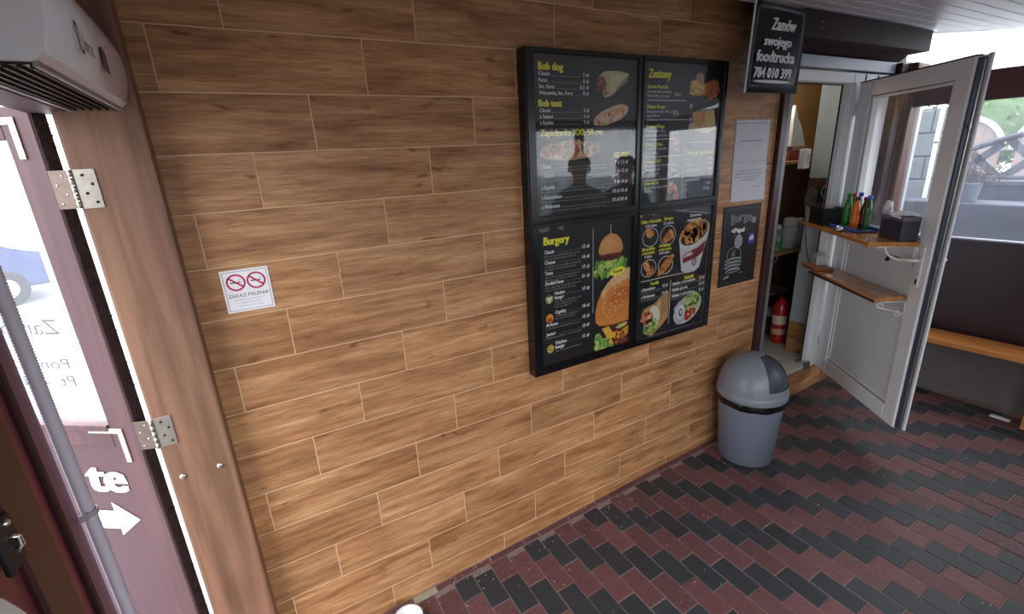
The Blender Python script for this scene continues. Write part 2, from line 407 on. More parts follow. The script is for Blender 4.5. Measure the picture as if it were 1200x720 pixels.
# narrow strip of cut pieces along the tiled wall
x = .49
while x < 3.35:
    w = R.choice((.1, .2, .2)); mm = M_PAVR
    if x < 1.0 < x + w + .09: x0s, w, mm = x, .12, M_PAVT
    w = min(w, 3.38 - x)
    if vis(x + w / 2, -.02): add_brick(x + w / 2, -.0225, w, .04, mm, R.uniform(-.003, .001))
    x += w
nv = 0
for xc, yc, l, dark in bricks:
    m = M_PAVD if dark else M_PAVR
    if vis(xc, yc) and cnt < 298:
        add_brick(xc, yc, .1, l, m, R.uniform(-.0015, .0015))
    else:
        box(far[1 if dark else 0], (xc - 1.93) - .0475, (xc - 1.93) + .0475, yc - l / 2 + .0025, yc + l / 2 - .0025, -.05, 0)
for q, m in ((0, M_PAVR), (1, M_PAVD)):
    o = fin('bricks', far[q], m, floor); o['kind'] = 'stuff'
# crumbs and stones scattered on the pavers
bm = BM(); rr = random.Random(4)
for _ in range(230):
    if rr.random() < .45: x, y = rr.uniform(.8, 2.2), -abs(rr.gauss(0, .12)) - .01
    else: x, y = rr.uniform(1.0, 4.3), rr.uniform(-1.5, -.05)
    s = rr.uniform(.0012, .0035); blob(bm, (x - 1.93, y, .0015), s, s, s * .7, 1, .2, _)
o = fin('crumbs', bm, mat('pale_grit', rgb(190, 180, 170), .8), floor); o['kind'] = 'stuff'

# ---- wall_back: tiled wall
def wall_tiles():
    bm = BM(); box(bm, .17, 3.375, .0016, .12, -.2, 2.75)
    wall = fin('wall_back', bm, M_GROUT); struct(wall, 'wall covered in oak look ceramic planks', 'wall')
    H = .177; Z = lambda b: .0723 + (13 - b) * H
    offs = {-1: .79, 0: .5928, 1: .3966, 2: .7989, 3: .5998, 4: .4023, 5: .806, 6: .6051, 7: .4067, 8: .8074, 9: .6054, 10: .4054, 11: .8085, 12: .6072, 13: .4079, 14: .8081}
    cache = {}
    for r, off in offs.items():
        zt, zb = Z(r - 1), Z(r)
        x = off - 1.2
        while x < 3.372:
            a, b = max(x, .172), min(x + .6, 3.372)
            if b - a > .02:
                w = b - a; zb2 = zb
                if r == 14: zb2 = -.12
                key = (round(w, 3), r == 14)
                if key not in cache:
                    q = BM(); g = .0021
                    box(q, -w / 2 + g, w / 2 - g, 0, .012, -(zt - zb2) / 2 + g, (zt - zb2) / 2 - g, .001)
                    me = bpy.data.meshes.new('tile'); q.normal_update(); q.to_mesh(me); q.free(); me.materials.append(M_TILE); cache[key] = me
                o = bpy.data.objects.new('tile', cache[key]); link(o); o.parent = wall
                o.location = ((a + b) / 2, R.uniform(-.0004, .0004), (zt + zb2) / 2)
            x += .6
    return wall
wall = wall_tiles()
# tiled front under the threshold of the kitchen door (own pieces)
bm = BM(); box(bm, 3.375, 4.9, .0056, .12, -.05, .30); w2 = struct(fin('wall_threshold', bm, M_GROUT), 'tiled step front under the kitchen door', 'wall')
w2.name = 'wall_step'
q = None
for a, b in ((3.378, 3.80), (3.803, 4.33), (4.333, 4.6)):
    bm = BM(); box(bm, a, b, .004, .02, -.02, .176, .001); fin('tile', bm, M_TILE, w2)
    bm = BM(); box(bm, a, b, .004, .02, .179, .302, .001); fin('tile', bm, M_TILE, w2)

# wall above and right of the kitchen doorway
bm = BM(); box(bm, 3.375, 4.93, .06, .14, 2.40, 2.8); struct(fin('wall_lintel', bm, M_MAROOND), 'dark wall above the kitchen doorway', 'wall').name = 'wall_above_door'
bm = BM(); box(bm, .17, 5.0, .12, .2, 2.5, 3.0); struct(fin('wall_upper', bm, M_MAROOND), 'dark upper wall behind the ceiling edge', 'wall')

# dark maroon casing at the end of the tiled wall
bm = BM(); box(bm, 3.375, 3.43, -.028, .13, .02, 2.46, .003); struct(fin('trim_1', bm, M_MAROON), 'dark maroon casing at the end of the tiled wall', 'trim')
# kitchen door frame (white pvc) : left jamb, head, right jamb
fr = empty('door_2'); struct(fr, 'white plastic frame of the kitchen doorway', 'door frame')
bm = BM(); box(bm, 3.43, 3.492, -.01, .06, .30, 2.378, .004); box(bm, 3.485, 3.51, .01, .05, .31, 2.32, .003); fin('jamb', bm, mat('grey_jamb', rgb(120, 120, 124), .4), fr)
bm = BM(); box(bm, 3.43, 4.26, -.01, .06, 2.313, 2.378, .004); fin('head', bm, M_PVC, fr)
bm = BM(); box(bm, 4.125, 4.26, -.012, .055, .30, 2.378, .005); box(bm, 4.105, 4.13, .01, .055, .32, 2.32, .003); fin('jamb', bm, M_PVC, fr)
bm = BM(); box(bm, 4.102, 4.106, .040, .05, .33, 2.31); box(bm, 3.50, 4.10, .040, .05, 2.308, 2.312); fin('gasket', bm, M_GASKET, fr)
for z in (.52, 1.5, 2.16):
    bm = BM(); box(bm, 4.168, 4.19, -.02, -.01, z - .03, z + .03, .002); lathe(bm, [(.007, z - .05), (.007, z + .05)], 8, (4.20, -.022, 0)); fin('hinge', bm, M_WHITE, fr)
bm = BM(); box(bm, 3.43, 4.74, -.012, .05, 2.39, 2.458, .003); o = fin('head_extension', bm, mat('pale_blue_white_pvc', rgb(176, 180, 200), .25), fr)
bm = BM(); box(bm, 3.43, 4.1, -.01, .1, .302, .324, .004); fin('threshold', bm, mat('pale_threshold', rgb(190, 192, 184), .4, noise=.08), fr)
bm = BM(); box(bm, 4.045, 4.10, -.03, -.01, .30, .36, .004); fin('corner_cap', bm, mat('grey_cap', rgb(90, 96, 98), .5), fr)
# fixed side panel right of the doorway, with the dark corner posts
bm = BM(); box(bm, 4.26, 4.62, -.008, .06, .30, 2.378, .004); fin('side_panel', bm, M_PVC, fr)
bm = BM(); box(bm, 4.262, 4.27, -.014, -.006, .30, 2.37); box(bm, 4.42, 4.425, -.014, -.006, .30, 2.37); fin('gasket', bm, M_GASKET, fr)
o = thing('corner_post', 'dark maroon post seen through the glass of the open kitchen door', 'post', (4.68, -.02, fz(4.68)))
bm = BM(); box(bm, -.05, .05, -.03, .04, 0, 2.325, .006); fin('shaft', bm, M_MAROOND, o)
bm = BM(); tube(bm, [(.052, -.03, .0), (.052, -.03, 2.32)], .010, 10); fin('bead', bm, M_MAROOND, o)
o = tag(fin('corner_post', box(BM(), 4.76, 4.92, -.09, .02, fz(4.8), 2.455, .008), M_BROWNP), 'brown painted corner post between kitchen wall and windowed end wall', 'post')
o = None

# ---- ceiling: white cladding sloping down away from the wall
CT = math.atan(.16)
bm = BM(); box(bm, -.4, 4.90, -2.75, .0, .012, .05)
ceil = fin('ceiling', bm, M_CEILG); ceil.location = (0, -.10, 2.638); ceil.rotation_euler = (CT, 0, 0); struct(ceil, 'sloping ceiling of white ribbed cladding', 'ceiling')
pm = None
for k in range(26):
    if pm is None:
        b = BM(); box(b, -.4, 4.90, -.0965, .0, 0, .011, .003)
        pm = bpy.data.meshes.new('plank'); b.normal_update(); b.to_mesh(pm); b.free(); pm.materials.append(M_CEIL)
    o = bpy.data.objects.new('plank', pm); link(o); o.parent = ceil; o.location = (0, -.012 - .102 * k, 0)
bm = BM(); box(bm, -.4, 4.90, -.012, .006, -.006, .012, .002); fin('edge_strip', bm, M_CEIL, ceil)

bm = BM(); box(bm, .16, 5.0, -.112, .125, 2.70, 2.80); struct(fin('trim_7', bm, M_MAROOND), 'dark slab added to block sky light leaking between wall and ceiling', 'trim')  # added to keep sky light off the top of the tiled wall
bm = BM(); box(bm, .16, 4.92, -.112, -.10, 2.655, 2.72); struct(fin('trim_8', bm, M_MAROOND), 'dark strip added above the ceiling edge to block sky light', 'trim')  # added filler for the same gap against stray sky light

# ---- roller shutter box over the kitchen doorway
o = thing('shutter_box', 'dark maroon roller shutter box over the kitchen doorway', 'shutter box', (3.4, 0, 2.5))
bm = BM(); prism(bm, [(-.16, .0), (-.16, .125), (.055, .13), (.055, -.035), (.0, -.035), (-.04, .0)], 'x', -.14, 1.3); fin('casing', bm, M_MAROOND, o)
bm = BM()
for z in (.035, .06): lathe(bm, [(.004, 0), (.003, .003)], 8, (0, 0, 0)); 
bm.free()
for z in (.045, .075):
    bm = BM(); blob(bm, (.02, -.161, z), .004, .003, .004, 1); fin('rivet', bm, M_STEEL, o)
bm = BM(); box(bm, 1.34, 1.36, -.02, .03, -.1, -.035, .002); fin('end_cap', bm, M_WHITE, o)

# ---- end wall on the right
ang = math.atan(.068)
EW = empty('wall_end', (4.84, -.45, 0), ang); struct(EW, 'windowed end wall with maroon panels', 'wall')
# local frame: y runs along the wall towards -y world (negative local y), x outwards
L0, L1 = .43, -2.1
bm = BM(); box(bm, -.005, .10, L1, L0 - .05, fz(4.84) - .1, .50); fin('plinth', bm, mat('grey_concrete_plinth', rgb(104, 96, 94), .85, noise=.25, nscale=12), EW)
bm = BM(); box(bm, .03, .09, L1, L0 - .05, .50, 1.27); fin('lower_panel', bm, mat('dark_maroon_board', rgb(42, 20, 26), .3, noise=.12, nscale=8), EW)
bm = BM(); box(bm, -.01, .07, L1, L0 - .05, 2.168, 2.348, .004); fin('beam', bm, M_BEAM, EW)
bm = BM(); box(bm, .0, .05, -1.0, -.94, 1.27, 2.17, .004); fin('mullion', bm, M_MAROON, EW)
bm = BM(); box(bm, .045, .05, L1, L0 - .05, 1.268, 2.17); pn = fin('pane', bm, pane_mat('dusty_pane', .09, (.62, .66, .80, 1)), EW)
bm = BM(); box(bm, .02, .09, L1, L0 - .1, 1.262, 1.274, .002); fin('pane_sill', bm, mat('grey_sill', rgb(120, 120, 128), .4), EW)
# white ribbed translucent sheet above the beam
def ribbed(bm, y0, y1, z0, zf, x=.03, n=150):
    prev = None
    for i in range(n + 1):
        t = i / n; y = y0 + (y1 - y0) * t
        pair = (bm.verts.new((x, y, z0)), bm.verts.new((x, y, zf(y))))
        if prev: bm.faces.new((prev[0], pair[0], pair[1], prev[1]))
        prev = pair
def ribbed_h(bm, y0, y1, z0, z1, x=.03, p=.018):
    z = z0; prev = None; i = 0
    while z < z1:
        dx = .004 if i % 2 else -.004
        pair = (bm.verts.new((x + dx, y0, z)), bm.verts.new((x + dx, y1, z)))
        if prev: bm.faces.new((prev[0], pair[0], pair[1], prev[1])).smooth = True
        prev = pair; z += p / 2; i += 1
def translucent(name, col, t=.5):
    m = bpy.data.materials.new(name); m.use_nodes = True; n = m.node_tree; n.nodes.clear()
    o = n.nodes.new('ShaderNodeOutputMaterial'); d = n.nodes.new('ShaderNodeBsdfDiffuse'); q = n.nodes.new('ShaderNodeBsdfTranslucent'); x = n.nodes.new('ShaderNodeMixShader')
    nz = n.nodes.new('ShaderNodeTexNoise'); nz.inputs['Scale'].default_value = 8; mx = n.nodes.new('ShaderNodeMix'); mx.data_type = 'RGBA'
    mx.inputs[6].default_value = tuple(c * .93 for c in col[:3]) + (1,); mx.inputs[7].default_value = col
    n.links.new(nz.outputs['Fac'], mx.inputs[0]); n.links.new(mx.outputs[2], d.inputs[0]); n.links.new(mx.outputs[2], q.inputs[0])
    x.inputs[0].default_value = t; n.links.new(d.outputs[0], x.inputs[1]); n.links.new(q.outputs[0], x.inputs[2]); n.links.new(x.outputs[0], o.inputs[0])
    return m
bm = BM(); ribbed_h(bm, L1, L0 - .1, 2.34, 2.75, .05); fin('ribbed_sheet', bm, translucent('white_polycarbonate', (.86, .87, .89, 1), .75), EW)

# ---- left wall: door opening, near jamb, lintel
bm = BM(); box(bm, .10, .19, -2.5, .0, 2.135, 2.215, .004); o = struct(fin('trim_2', bm, M_PINK), 'faded maroon lintel over the entrance', 'trim')
bm = BM(); box(bm, .08, .16, -2.6, .1, 2.215, 2.9); struct(fin('wall_left', bm, mat('white_painted_board', rgb(205, 205, 210), .6, noise=.04)), 'pale upper wall over the entrance', 'wall')
bm = BM(); box(bm, .02, .14, -2.6, -1.35, -.2, 2.135); struct(fin('wall_left_near', bm, M_MAROON), 'maroon wall beside the entrance', 'wall')
# ---- unseen outer wall behind the camera, openings shaped to steer the daylight
bm = BM(); box(bm, 2.45, 5.2, -2.42, -2.34, -.2, 1.22); struct(fin('wall_front', bm, M_MAROOND), 'maroon parapet of the open side', 'wall')
for i, (a, b, zt_) in enumerate(((.1, .2, 2.0), (2.40, 2.5, 2.3), (3.62, 3.68, 2.3), (4.78, 4.9, 2.3))):
    bm = BM(); box(bm, a, b, -2.42, -2.34, -.2 if i < 2 else 1.22, zt_); struct(fin('trim_%d' % (i + 4), bm, M_MAROOND), 'maroon post of the open side', 'post')
bm = BM(); box(bm, .0, 1.35, -2.42, -2.34, 2.24, 2.5); box(bm, 1.35, 2.5, -2.42, -2.34, 1.80, 2.5); struct(fin('trim_9', bm, M_MAROOND), 'unseen maroon top rail of the open side, stepped to shade the upper wall', 'trim')  # low part shades the upper wall, high part lets light reach the heater
bm = BM(); box(bm, 2.5, 5.2, -2.42, -2.34, 2.22, 2.5); struct(fin('trim_10', bm, M_MAROOND), 'maroon rail over the windows of the open side', 'trim')
bm = BM(); box(bm, 2.5, 4.78, -2.385, -2.38, 1.22, 2.22); struct(fin('window_4', bm, pane_mat('dusty_pane_front', .25, (.75, .78, .84, 1))), 'dusty window of the open side', 'window')
portal('daylight_front', (1.3, -2.45, 1.05), (PI / 2, 0, 0), 2.2, 2.35)
portal('daylight_front_window', (3.65, -2.45, 1.72), (PI / 2, 0, 0), 2.3, 1.0)
portal('daylight_door', (.06, -.33, 1.0), (0, -PI / 2, 0), 2.2, .62)
portal('daylight_end', (4.98, -1.2, 1.9), (0, PI / 2, 0), 1.3, 1.8)

# ================================================================= LEFT SIDE
# post
o = thing('wooden_post', 'wide red brown wooden post with hinges beside the tiled wall', 'post', (.25, -.04, -.12))
bm = BM(); box(bm, -.092, .095, -.045, .035, 0, 2.75, .008, seg=2); fin('shaft', bm, M_POST, o)
for x, z in ((-.055, 1.124), (.052, 1.123)):
    bm = BM(); lathe(bm, [(.011, 0), (.010, .003), (.004, .006)], 14); b2 = BM(); merge(b2, bm, T(x, -.045, z) @ Matrix.Rotation(PI / 2, 4, 'X')); fin('bolt', b2, M_STEEL, o)
# entrance door leaf, wide open outwards
DP = Vector((.106, -.051)); DD = Vector((-.81, .585)).normalized(); da = math.atan2(-DD.y, -DD.x)
door = empty('door_1', (DP.x, DP.y, 0), da); struct(door, 'maroon half glazed entrance door standing open outwards', 'door')
# local: x runs from the free edge (negative) to the hinge (0); face towards the camera is -y
TH = .045; ZT, ZB = 2.155, -.08; WD = .92
bm = BM(); box(bm, -.093, 0, 0, TH, ZB, ZT, .003); fin('stile', bm, M_PINK, door)
bm = BM(); box(bm, -WD, -WD + .093, 0, TH, ZB, ZT, .003); fin('stile', bm, M_PINK, door)
bm = BM(); box(bm, -WD + .093, -.093, .001, TH - .001, 2.075, ZT, .003); fin('rail', bm, M_PINK, door)
bm = BM(); box(bm, -WD + .093, -.093, .001, TH - .001, 1.13, 1.205, .003); box(bm, -WD + .093, -.093, -.006, .004, 1.19, 1.212, .002); fin('rail', bm, M_PINK, door)
bm = BM(); box(bm, -WD + .093, -.093, .001, TH - .001, ZB, .08, .003); fin('rail', bm, M_PINK, door)
bm = BM(); box(bm, -WD + .093, -.093, .012, .03, .08, 1.13); fin('lower_panel', bm, mat('faded_maroon_panel', rgb(80, 48, 54), .4, noise=.06, nscale=5), door)
bm = BM(); box(bm, -WD + .093, -.093, .02, .026, 1.205, 2.075); gp = fin('pane', bm, pane_mat('door_glass', .05), door)
bm = BM()
box(bm, .0, .003, .004, TH - .004, ZB, ZT)
rr = random.Random(2)
for _ in range(900):
    z = rr.uniform(ZB, ZT); y = rr.uniform(.006, TH - .006); l = rr.uniform(.004, .02)
    tube(bm, [(.002, y, z), (.002 + rr.uniform(.002, .006), y + rr.uniform(-.004, .004), z + l)], .0009, 3, False)
e = fin('draught_brush', bm, mat('dark_bristle', rgb(40, 26, 34), .6, noise=.5, nscale=60), door)
def lbracket(x, z, l1, l2, dz, sgn):
    b = BM(); box(b, x - l1, x, -.004, 0, z - .018, z, .0008); box(b, x - .02, x, -.0042, 0, z - l2, z - .0, .0008)
    o = fin('corner_bracket', b, M_STEEL, door)
    for px, pz in ((x - l1 + .015, z - .009), (x - l1 * .5, z - .009), (x - .01, z - .04), (x - .01, z - l2 + .012), (x - .01, z - .009)):
        b = BM(); blob(b, (px, -.0045, pz), .0035, .0015, .0035, 1); fin('screw', b, M_CHROME, o)
lbracket(-.045, 2.128, .12, .105, 0, 1)
lbracket(-.045, 1.200, .125, .125, 0, 1)
# lettering on the lower panel and on the glass
pr = Print()
pr.text('te', 0, 0, .118, rgb(240, 240, 240), x1=.142, bold=.05, shear=0.1)
o = pr.build('lettering', door, (-.260, .010, .945)); o['label'] = 'bold white letters te'
ar = Print(); ar.poly([(0, .028), (.085, .028), (.085, .0), (.175, .072), (.085, .142), (.085, .105), (0, .105)], rgb(240, 240, 240), 1)
o = ar.build('arrow_sign', door, (-.285, .010, .757)); o['label'] = 'white arrow pointing towards the tiled wall'
pr = Print()
pr.text('Zam\u00f3wienia', 0, 0, .05, rgb(22, 24, 30), x1=.44, bold=.0)
pr.text('Pon. - Sob. 11-21', 0.01, -.118, .037, rgb(24, 26, 32), x1=.5, bold=.0)
pr.text('Pt. - Niedz. 11-23', .01, -.178, .037, rgb(24, 26, 32), x1=.52, bold=.0)
o = pr.build('lettering', door, (-.182, .0305, 1.512), rz=PI); o['label'] = 'grey lettering on the glass read from outside'
# hinges
def hinge(z):
    h = thing('butt_hinge', ('upper' if z > 1.5 else 'lower') + ' steel hinge joining the open entrance door to the wooden post', 'hinge', (.158, -.0885, z))
    b = BM(); box(b, .006, .052, -.0005, .0025, -.052, .052, .0008); fin('leaf', b, M_STEEL, h)
    b = BM(); 
    for k in range(5):
        lathe(b, [(.0055, -.05 + k * .0204), (.0055, -.031 + k * .0204)], 10, (0, -.003, 0))
    fin('barrel', b, M_STEEL, h)
    b = BM(); box(b, -.05, -.004, -.0025, 0, -.05, .05, .0008); g = BM(); merge(g, b, rotz(-.35)); fin('leaf', g, mat('worn_brown_steel', rgb(120, 104, 94), .4, metal=.7, noise=.3, nscale=60), h)
    for x_, z_ in ((.02, .036), (.036, .012), (.02, -.012), (.036, -.036)):
        b = BM(); blob(b, (x_ + .004, -.0032, z_), .0042, .0014, .0042, 1); fin('screw', b, M_GASKET, h)
    for x_, z_ in ((-.018, .036), (-.036, .012), (-.018, -.012), (-.036, -.036)):
        c, s = math.cos(-.35), math.sin(-.35)
        b = BM(); blob(b, (x_ * c + .0032 * s, x_ * s - .0032 * c, z_), .0035, .0015, .0035, 1); fin('screw', b, M_CHROME, h)
hinge(1.94); hinge(1.182)

# near jamb with conduit
o = empty('wall_left_jamb', (.0, 0, -.12)); o.name = 'trim_3'; struct(o, 'dark maroon jamb of the entrance in the left foreground', 'trim')
bm = BM(); box(bm, .03, .128, -1.35, -.655, 0, 2.25, .006); fin('jamb', bm, mat('jamb_maroon_brightened', rgb(108, 50, 62), .38, noise=.1, nscale=6), o)  # same maroon paint, lightened to make up for light missing on the jamb
bm = BM(); box(bm, .12, .136, -.745, -.725, 0, 2.25, .003); fin('bead', bm, M_MAROOND, o)
bm = BM(); box(bm, .12, .140, -.90, -.80, 0, 2.25, .005); fin('stop', bm, M_MAROON, o)
bm = BM(); prof = []; z = .3
tb = BM()
rings = []
cx, cy = .142, -.650
z = .1; i = 0; pf = []
while z < 2.3:
    pf.append((.0128 if i % 2 else .0108, z)); z += .0030; i += 1
c = thing('conduit', 'grey corrugated conduit running down the left foreground jamb', 'conduit', (cx, cy, 0))
lathe(tb, pf, 18, (0, 0, 0)); fin('tube', tb, mat('grey_conduit_plastic', rgb(186, 180, 192), .45), c)
for z in (1.305, .72):
    b = BM(); box(b, -.012, .004, -.024, -.011, z - .007, z + .007, .002); 
    g = BM(); 
    for k in range(13):
        a0 = PI * (-.6 + 1.55 * k / 13); a1 = PI * (-.6 + 1.55 * (k + 1) / 13)
        for (r0) in (.0135,):
            p = [(r0 * math.cos(a), r0 * math.sin(a)) for a in (a0, a1)]; p2 = [((r0 + .0025) * math.cos(a), (r0 + .0025) * math.sin(a)) for a in (a1, a0)]
            prism(g, p + p2, 'z', z - .006, z + .006)
    merge(b, g); fin('clip', b, mat('grey_clip_plastic', rgb(150, 146, 152), .45), c)
# latch and bag at the very edge of the frame
l = thing('door_latch', 'shiny steel latch on the maroon jamb at the left edge', 'latch', (.141, -.940, 1.455))
b = BM(); box(b, 0, .01, -.02, .03, -.04, .045, .003); fin('plate', b, M_GASKET, l)
b = BM(); tube(b, [(.008, .008, .012), (.016, .012, .006), (.016, .012, -.01), (.008, .006, -.018)], .004, 8); fin('bow', b, M_CHROME, l)
b = BM(); blob(b, (.010, .010, .034), .006, .006, .006, 2); fin('knob', b, M_CHROME, l)

t = thing('hanging_bag', 'white plastic bag hanging at the bottom left corner on the maroon jamb', 'bag', (.165, -1.065, 1.27))
bm = BM(); rr = random.Random(21); g = bmesh.new(); bmesh.ops.create_icosphere(g, subdivisions=3, radius=1)
for v in g.verts:
    k = 1 + .10 * math.sin(v.co.y * 9 + v.co.z * 6) + rr.uniform(-.03, .03); v.co = Vector((v.co.x * .022 * k, v.co.y * (.098 - .05 * max(0, v.co.z)) * k, v.co.z * .20))
for f in g.faces: f.smooth = True
merge(bm, g); fin('film', bm, mat('white_bag_film', rgb(200, 210, 214), .35, noise=.08, nscale=30), t)
bm = BM(); tube(bm, [(-.01, -.02, .17), (-.015, .02, .22), (-.02, .07, .19)], .004, 6); fin('handle', bm, mat('white_bag_film2', rgb(200, 210, 214), .35), t)
# white air curtain heater above the entrance
ac = thing('air_curtain', 'white air curtain heater with black grille above the entrance', 'air heater', (.195, -.095, 2.142))
prof = [(.0, .02), (.012, .0), (.115, .0), (.128, .012), (.1415, .06), (.144, .09), (.142, .125), (.13, .16), (.113, .195), (.09, .235), (.06, .275), (.0, .30)]
bm = BM(); n = len(prof)
A_ = [bm.verts.new((x, 0, z)) for x, z in prof]; B_ = [bm.verts.new((x, -.65, z)) for x, z in prof]
for i in range(n):
    j = (i + 1) % n; f = bm.faces.new((A_[i], A_[j], B_[j], B_[i])); f.smooth = 2 < i < 10
bm.faces.new(A_); bm.faces.new(list(reversed(B_))); bmesh.ops.recalc_face_normals(bm, faces=bm.faces)
fin('housing', bm, mat('white_heater_shell', rgb(240, 238, 240), .35, noise=.03), ac)
bm = BM(); box(bm, .012, .11, -.63, -.02, -.004, .002); fin('outlet', bm, M_BLACK, ac)
for k in range(6):
    bm = BM(); box(bm, .018 + k * .0165, .024 + k * .0165, -.625, -.025, -.009, -.003, .001); fin('slat', bm, mat('black_slat', rgb(30, 26, 28), .5), ac)
bm = BM(); box(bm, .006, .014, -.64, -.01, -.01, .004); box(bm, .108, .116, -.64, -.01, -.008, .002); fin('grille_rim', bm, mat('grey_rim', rgb(150, 140, 142), .4), ac)
pr = Print()
pr.ring(.028, .025, .020, .028, .007, rgb(96, 88, 92), 1)
pr.rect(.036, .05, .008, .042, rgb(236, 234, 236), 2)
pr.text('limat', .05, .008, .03, rgb(100, 92, 96), bold=.0, x1=.125)
pr.poly([(.20, .0), (.25, -.004), (.25, .04), (.225, .05), (.20, .044)], rgb(92, 84, 88), 1)
o = pr.build('badge', ac, (.1462, -.50, .045)); o.rotation_euler = (0, 0, PI / 2); o['label'] = 'small grey logo and square mark'

# no smoking sign
t = thing('no_smoking_sign', 'white square no smoking notice on the wood look wall', 'sign', (.429, -.001, 1.506))
bm = BM(); box(bm, 0, .145, -.002, 0, 0, .146, .0005); fin('plate', bm, mat('white_sign_plate', rgb(250, 248, 252), .4), t)
pr = Print(); MG = rgb(206, 30, 92); DK = rgb(70, 60, 70)
for a, b, c_, d in ((.006, .139, .006, .0072), (.006, .139, .139, .1402)): pr.rect(a, b, c_, d, DK, 1)
for a, b in ((.006, .0072), (.1378, .139)): pr.rect(a, b, .006, .14, DK, 1)
for cx in (.042, .103):
    pr.ring(cx, .103, .029, .029, .0058, MG, 3)
    pr.line(cx - .021, .121, cx + .021, .085, .0058, MG, 3)
    pr.rect(cx - .017, cx + .009, .101, .105, DK, 1.5); pr.rect(cx + .010, cx + .014, .101, .105, DK, 1.5)
    pr.line(cx + .009, .108, cx + .016, .114, .0012, DK, 1.5)
pr.text('ZAKAZ PALENIA', .011, .052, .0115, rgb(70, 62, 70), x1=.133, bold=-.003)
pr.text('wyrob\u00f3w tytoniowych', .028, .040, .006, rgb(165, 160, 168), x1=.118, bold=-.01)
pr.text('i papieros\u00f3w', .04, .029, .006, rgb(165, 160, 168), x1=.105, bold=-.01)
pr.text('elektronicznych', .035, .018, .006, rgb(165, 160, 168), x1=.112, bold=-.01)
pr.build('print', t, (0, -.0022, 0))

# ================================================================= MENU BOARDS
BUN = [rgb(214, 150, 84), rgb(226, 168, 100), rgb(196, 126, 62), rgb(236, 190, 130)]
GRN = [rgb(120, 168, 60), rgb(160, 200, 86), rgb(88, 140, 44), rgb(190, 214, 120)]
MEAT = [rgb(96, 36, 24), rgb(130, 52, 34), rgb(70, 24, 18), rgb(150, 70, 48)]
FRY = [rgb(212, 132, 56), rgb(230, 160, 80), rgb(178, 96, 36), rgb(240, 184, 108)]
CHE = [rgb(240, 186, 60), rgb(226, 160, 40)]
def burger(p, cx, cz, w, h, seed=1):
    for i in range(26):
        a = R.uniform(-1, 1); p.ell(cx + a * w * .52, cz - h * .22 + R.uniform(-.1, .06) * h, w * .10, h * .09, R.choice(GRN), 2 + .02 * i, R.uniform(0, 3), 8, .25, i)
    p.ell(cx, cz - h * .08, w * .42, h * .13, MEAT[0], 3, 0, 16, .1); p.specks(cx, cz - h * .08, w * .40, h * .12, MEAT, 40, w * .05, 3.2, seed)
    n = 18; pts = [(cx + w * .46 * math.cos(PI * i / n), cz + h * .02 + h * .40 * math.sin(PI * i / n)) for i in range(n + 1)] + [(cx - w * .40, cz - h * .05), (cx + w * .40, cz - h * .05)]
    p.poly(pts[:n + 1] + [(cx - w * .38, cz - h * .04), (cx + w * .38, cz - h * .04)], BUN[0], 5)
    p.ell(cx - w * .1, cz + h * .2, w * .28, h * .14, BUN[1], 5.5, .1, 16, .08); p.specks(cx, cz + h * .18, w * .34, h * .18, [BUN[1], BUN[3], BUN[2]], 60, w * .018, 6, seed)
def nuggets(p, cx, cz, rx, rz, n, seed, ring=True):
    if ring: p.ring(cx, cz, rx, rz, .0035, rgb(225, 225, 225), 2)
    rr = random.Random(seed)
    for i in range(n):
        x = cx + rr.uniform(-.5, .5) * rx; z = cz + rr.uniform(-.5, .5) * rz
        p.ell(x, z, rx * .52, rz * .38, FRY[i % 3], 3 + i * .3, rr.uniform(0, 3), 12, .12, i)
        p.specks(x, z, rx * .42, rz * .3, FRY, 14, rx * .09, 3.2 + i * .3, seed + i)
def board(name, label, x0, x1, z0, z1, ix0, ix1, iz0, iz1, fill):
    t = thing(name, label, 'menu board', (x0, 0, z0), group='black framed menu boards')
    bm = BM(); y0, y1 = -.062, -.001
    o_ = [(0, 0), (x1 - x0, 0), (x1 - x0, z1 - z0), (0, z1 - z0)]; i_ = [(ix0 - x0, iz0 - z0), (ix1 - x0, iz0 - z0), (ix1 - x0, iz1 - z0), (ix0 - x0, iz1 - z0)]
    for a in range(4):
        b = (a + 1) % 4
        for yy, pts in ((y0, (o_[a], o_[b], i_[b], i_[a])),):
            bm.faces.new([bm.verts.new((x, yy, z)) for x, z in pts])
        bm.faces.new([bm.verts.new(v) for v in ((o_[a][0], y0, o_[a][1]), (o_[a][0], y1, o_[a][1]), (o_[b][0], y1, o_[b][1]), (o_[b][0], y0, o_[b][1]))])
        bm.faces.new([bm.verts.new(v) for v in ((i_[a][0], y0, i_[a][1]), (i_[b][0], y0, i_[b][1]), (i_[b][0], -.048, i_[b][1]), (i_[a][0], -.048, i_[a][1]))])
    bmesh.ops.remove_doubles(bm, verts=bm.verts, dist=1e-5); bmesh.ops.recalc_face_normals(bm, faces=bm.faces)
    es = [e for e in bm.edges if abs(e.verts[0].co.y - y0) < 1e-5 and abs(e.verts[1].co.y - y0) < 1e-5 and len(e.link_faces) == 2 and abs(e.link_faces[0].normal.dot(e.link_faces[1].normal)) < .5]
    bmesh.ops.bevel(bm, geom=es, offset=.006, segments=3, affect='EDGES')
    fin('frame', bm, M_BLACK, t)
    bm = BM(); box(bm, .004, x1 - x0 - .004, -.050, -.0015, .004, z1 - z0 - .004); fin('backing', bm, mat('black_poster', rgb(10, 10, 12), .5, noise=.05), t)
    p = Print(); fill(p); o = p.build('print', t, (-x0, -.0502, -z0))
    bm = BM(); box(bm, ix0 - x0, ix1 - x0, -.0565, -.0555, iz0 - z0, iz1 - z0); fin('glass_cover', bm, pane_mat('menu_glass', .004, ior=1.95), t)
    return t
